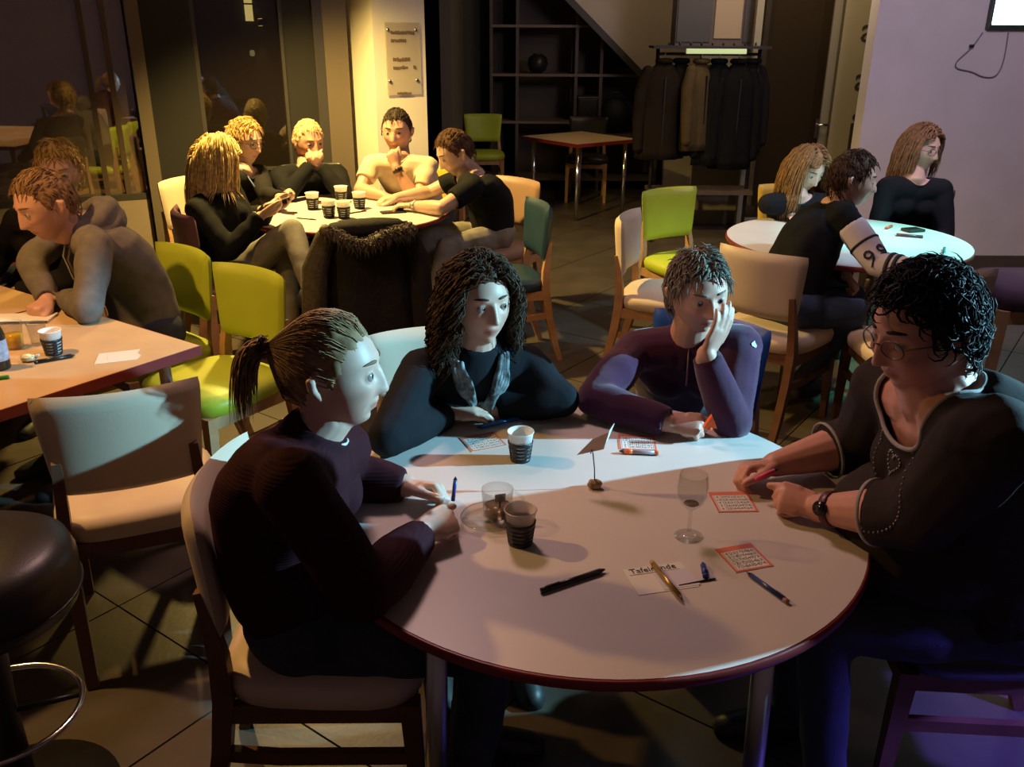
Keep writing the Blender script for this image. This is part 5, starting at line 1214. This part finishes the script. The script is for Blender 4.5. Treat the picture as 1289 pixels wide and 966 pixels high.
MB().lathe([(.0302, .03), (.0308, .032), (.0308, .095), (.0302, .097)], 28, closed=True).build('label', mat('label_pale', (.42, .38, .46), .6, noise=.4, nscale=50), bt); MB().lathe([(.001, .187), (.0135, .187), (.0135, .197), (.001, .198)], 20).build('cap', m_black, bt)
wr_ = thing('sweet_wrapper', 'crumpled pale wrapper in front of the striped cup', 'wrapper', (-1.553, 2.664, ZT))
e = MB().ell((0, 0, .012), (.026, .018, .011), None, 14, 9); e.v = [v*(1+.18*np.sin(v[:, [2, 0, 1]]*330+1)) for v in e.v]; e.build('foil', mat('foil_pale', (.6, .55, .38), .35, .2), wr_); MB().tube([(.02, .006, .014), (.034, .012, .02)], [.008, .003], 7).build('twisted_end', MATS['foil_pale'], wr_)
# ---- middle table
def phone(label, c, ang, z=ZT, tilt=None, group=None):
    t = thing('phone', label, 'phone', (c[0], c[1], z), ang); b = MB().box((0, 0, .004), (.145, .07, .008)).build('case', m_black, t, False, .003); MB().box((0, 0, .0083), (.132, .062, .0006)).build('screen', mat('phone_glass', (.02, .02, .022), .08), t, False)
    if tilt: t.rotation_euler = tilt
    return t
phone('dark phone lying near the right edge of the yellow lit table', (-.70, 5.17), .35)
phone('reddish phone lying behind the cups on the yellow lit table', (-1.19, 5.46), .5)
bpy.data.objects['phone.001'].children[0].data.materials.clear(); bpy.data.objects['phone.001'].children[0].data.materials.append(mat('phone_red', (.28, .05, .035), .35))
phone('phone held up by the woman with blonde hair', (-1.255, 4.735), 0, .875, (math.radians(-35), math.radians(-12), .6))
pen('thin dark stick beside the knee of the blonde woman', (-1.23, 4.99), (-1.10, 4.935), (.03, .02, .015), .003, name='stirring_stick', cat='stick')
pen('dark pen between the cups and the phone', (-.955, 5.115), (-.86, 5.205), (.05, .03, .02), .004)
pen('short brown pencil in front of the two cups', (-.98, 4.905), (-.86, 4.925), (.14, .08, .03), .0035, name='pencil', cat='pencil')
pen('reddish pencil pointing at the coat collar', (-.775, 4.86), (-.79, 5.02), (.30, .12, .04), .003, name='pencil', cat='pencil')
pen('pen raised in the hand of the woman with glasses', (-1.355, 5.20), (-1.31, 5.13), (.03, .03, .03), .004, z=.88)
nk = PEOPLE['bltee']; c = nk['nb']-nk['base']
MB().tube([c+V(0, 0, .01)+.075*(nrm(np.cross(V(0, 0, 1), nk['bf']))*math.cos(t)+nk['bf']*math.sin(t)*1.15)-V(0, 0, .045)*max(0, math.sin(t)) for t in np.linspace(0, 2*PI, 30)[:-1]], .0025, 6, closed=True).build('necklace', mat('silver_chain', (.7, .66, .5), .25, 1.0), nk['root'])
ln = PEOPLE['glassw']; c = ln['nb']-ln['base']
MB().tube([c+ln['bf']*.07+ln['br']*.03, c+ln['bf']*.13-V(0, 0, .1)+ln['br']*.015, c+ln['bf']*.145-V(0, 0, .19)], .004, 6).build('lanyard', mat('lanyard_blue', (.10, .13, .25), .6), ln['root'])
# ---- right table
rs = thing('red_marker', 'red orange marker on the far side of the cyan table', 'marker', (2.05, 4.80, ZT), .8); MB().tube([(-.04, 0, .008), (.03, 0, .008)], .008, 10).build('barrel', mat('marker_red', (.6, .08, .04), .4), rs); MB().tube([(.03, 0, .008), (.045, 0, .008)], [.007, .002], 10).build('tip', m_black, rs)
pen('dark pen lying across the cyan table', (2.00, 4.61), (2.13, 4.555), (.10, .03, .05), .008)
bk_ = thing('wallet', 'small dark wallet on the cyan table', 'wallet', (2.15, 4.73, ZT), .3); MB().box((0, 0, .008), (.10, .075, .014)).build('flap', m_black, bk_, False, .004); MB().box((0, -.034, .008), (.096, .006, .016)).build('fold', m_frame, bk_, False)
pen('teal pen near the right rim of the cyan table', (2.06, 4.16), (2.13, 4.31), (.01, .20, .22), .007)
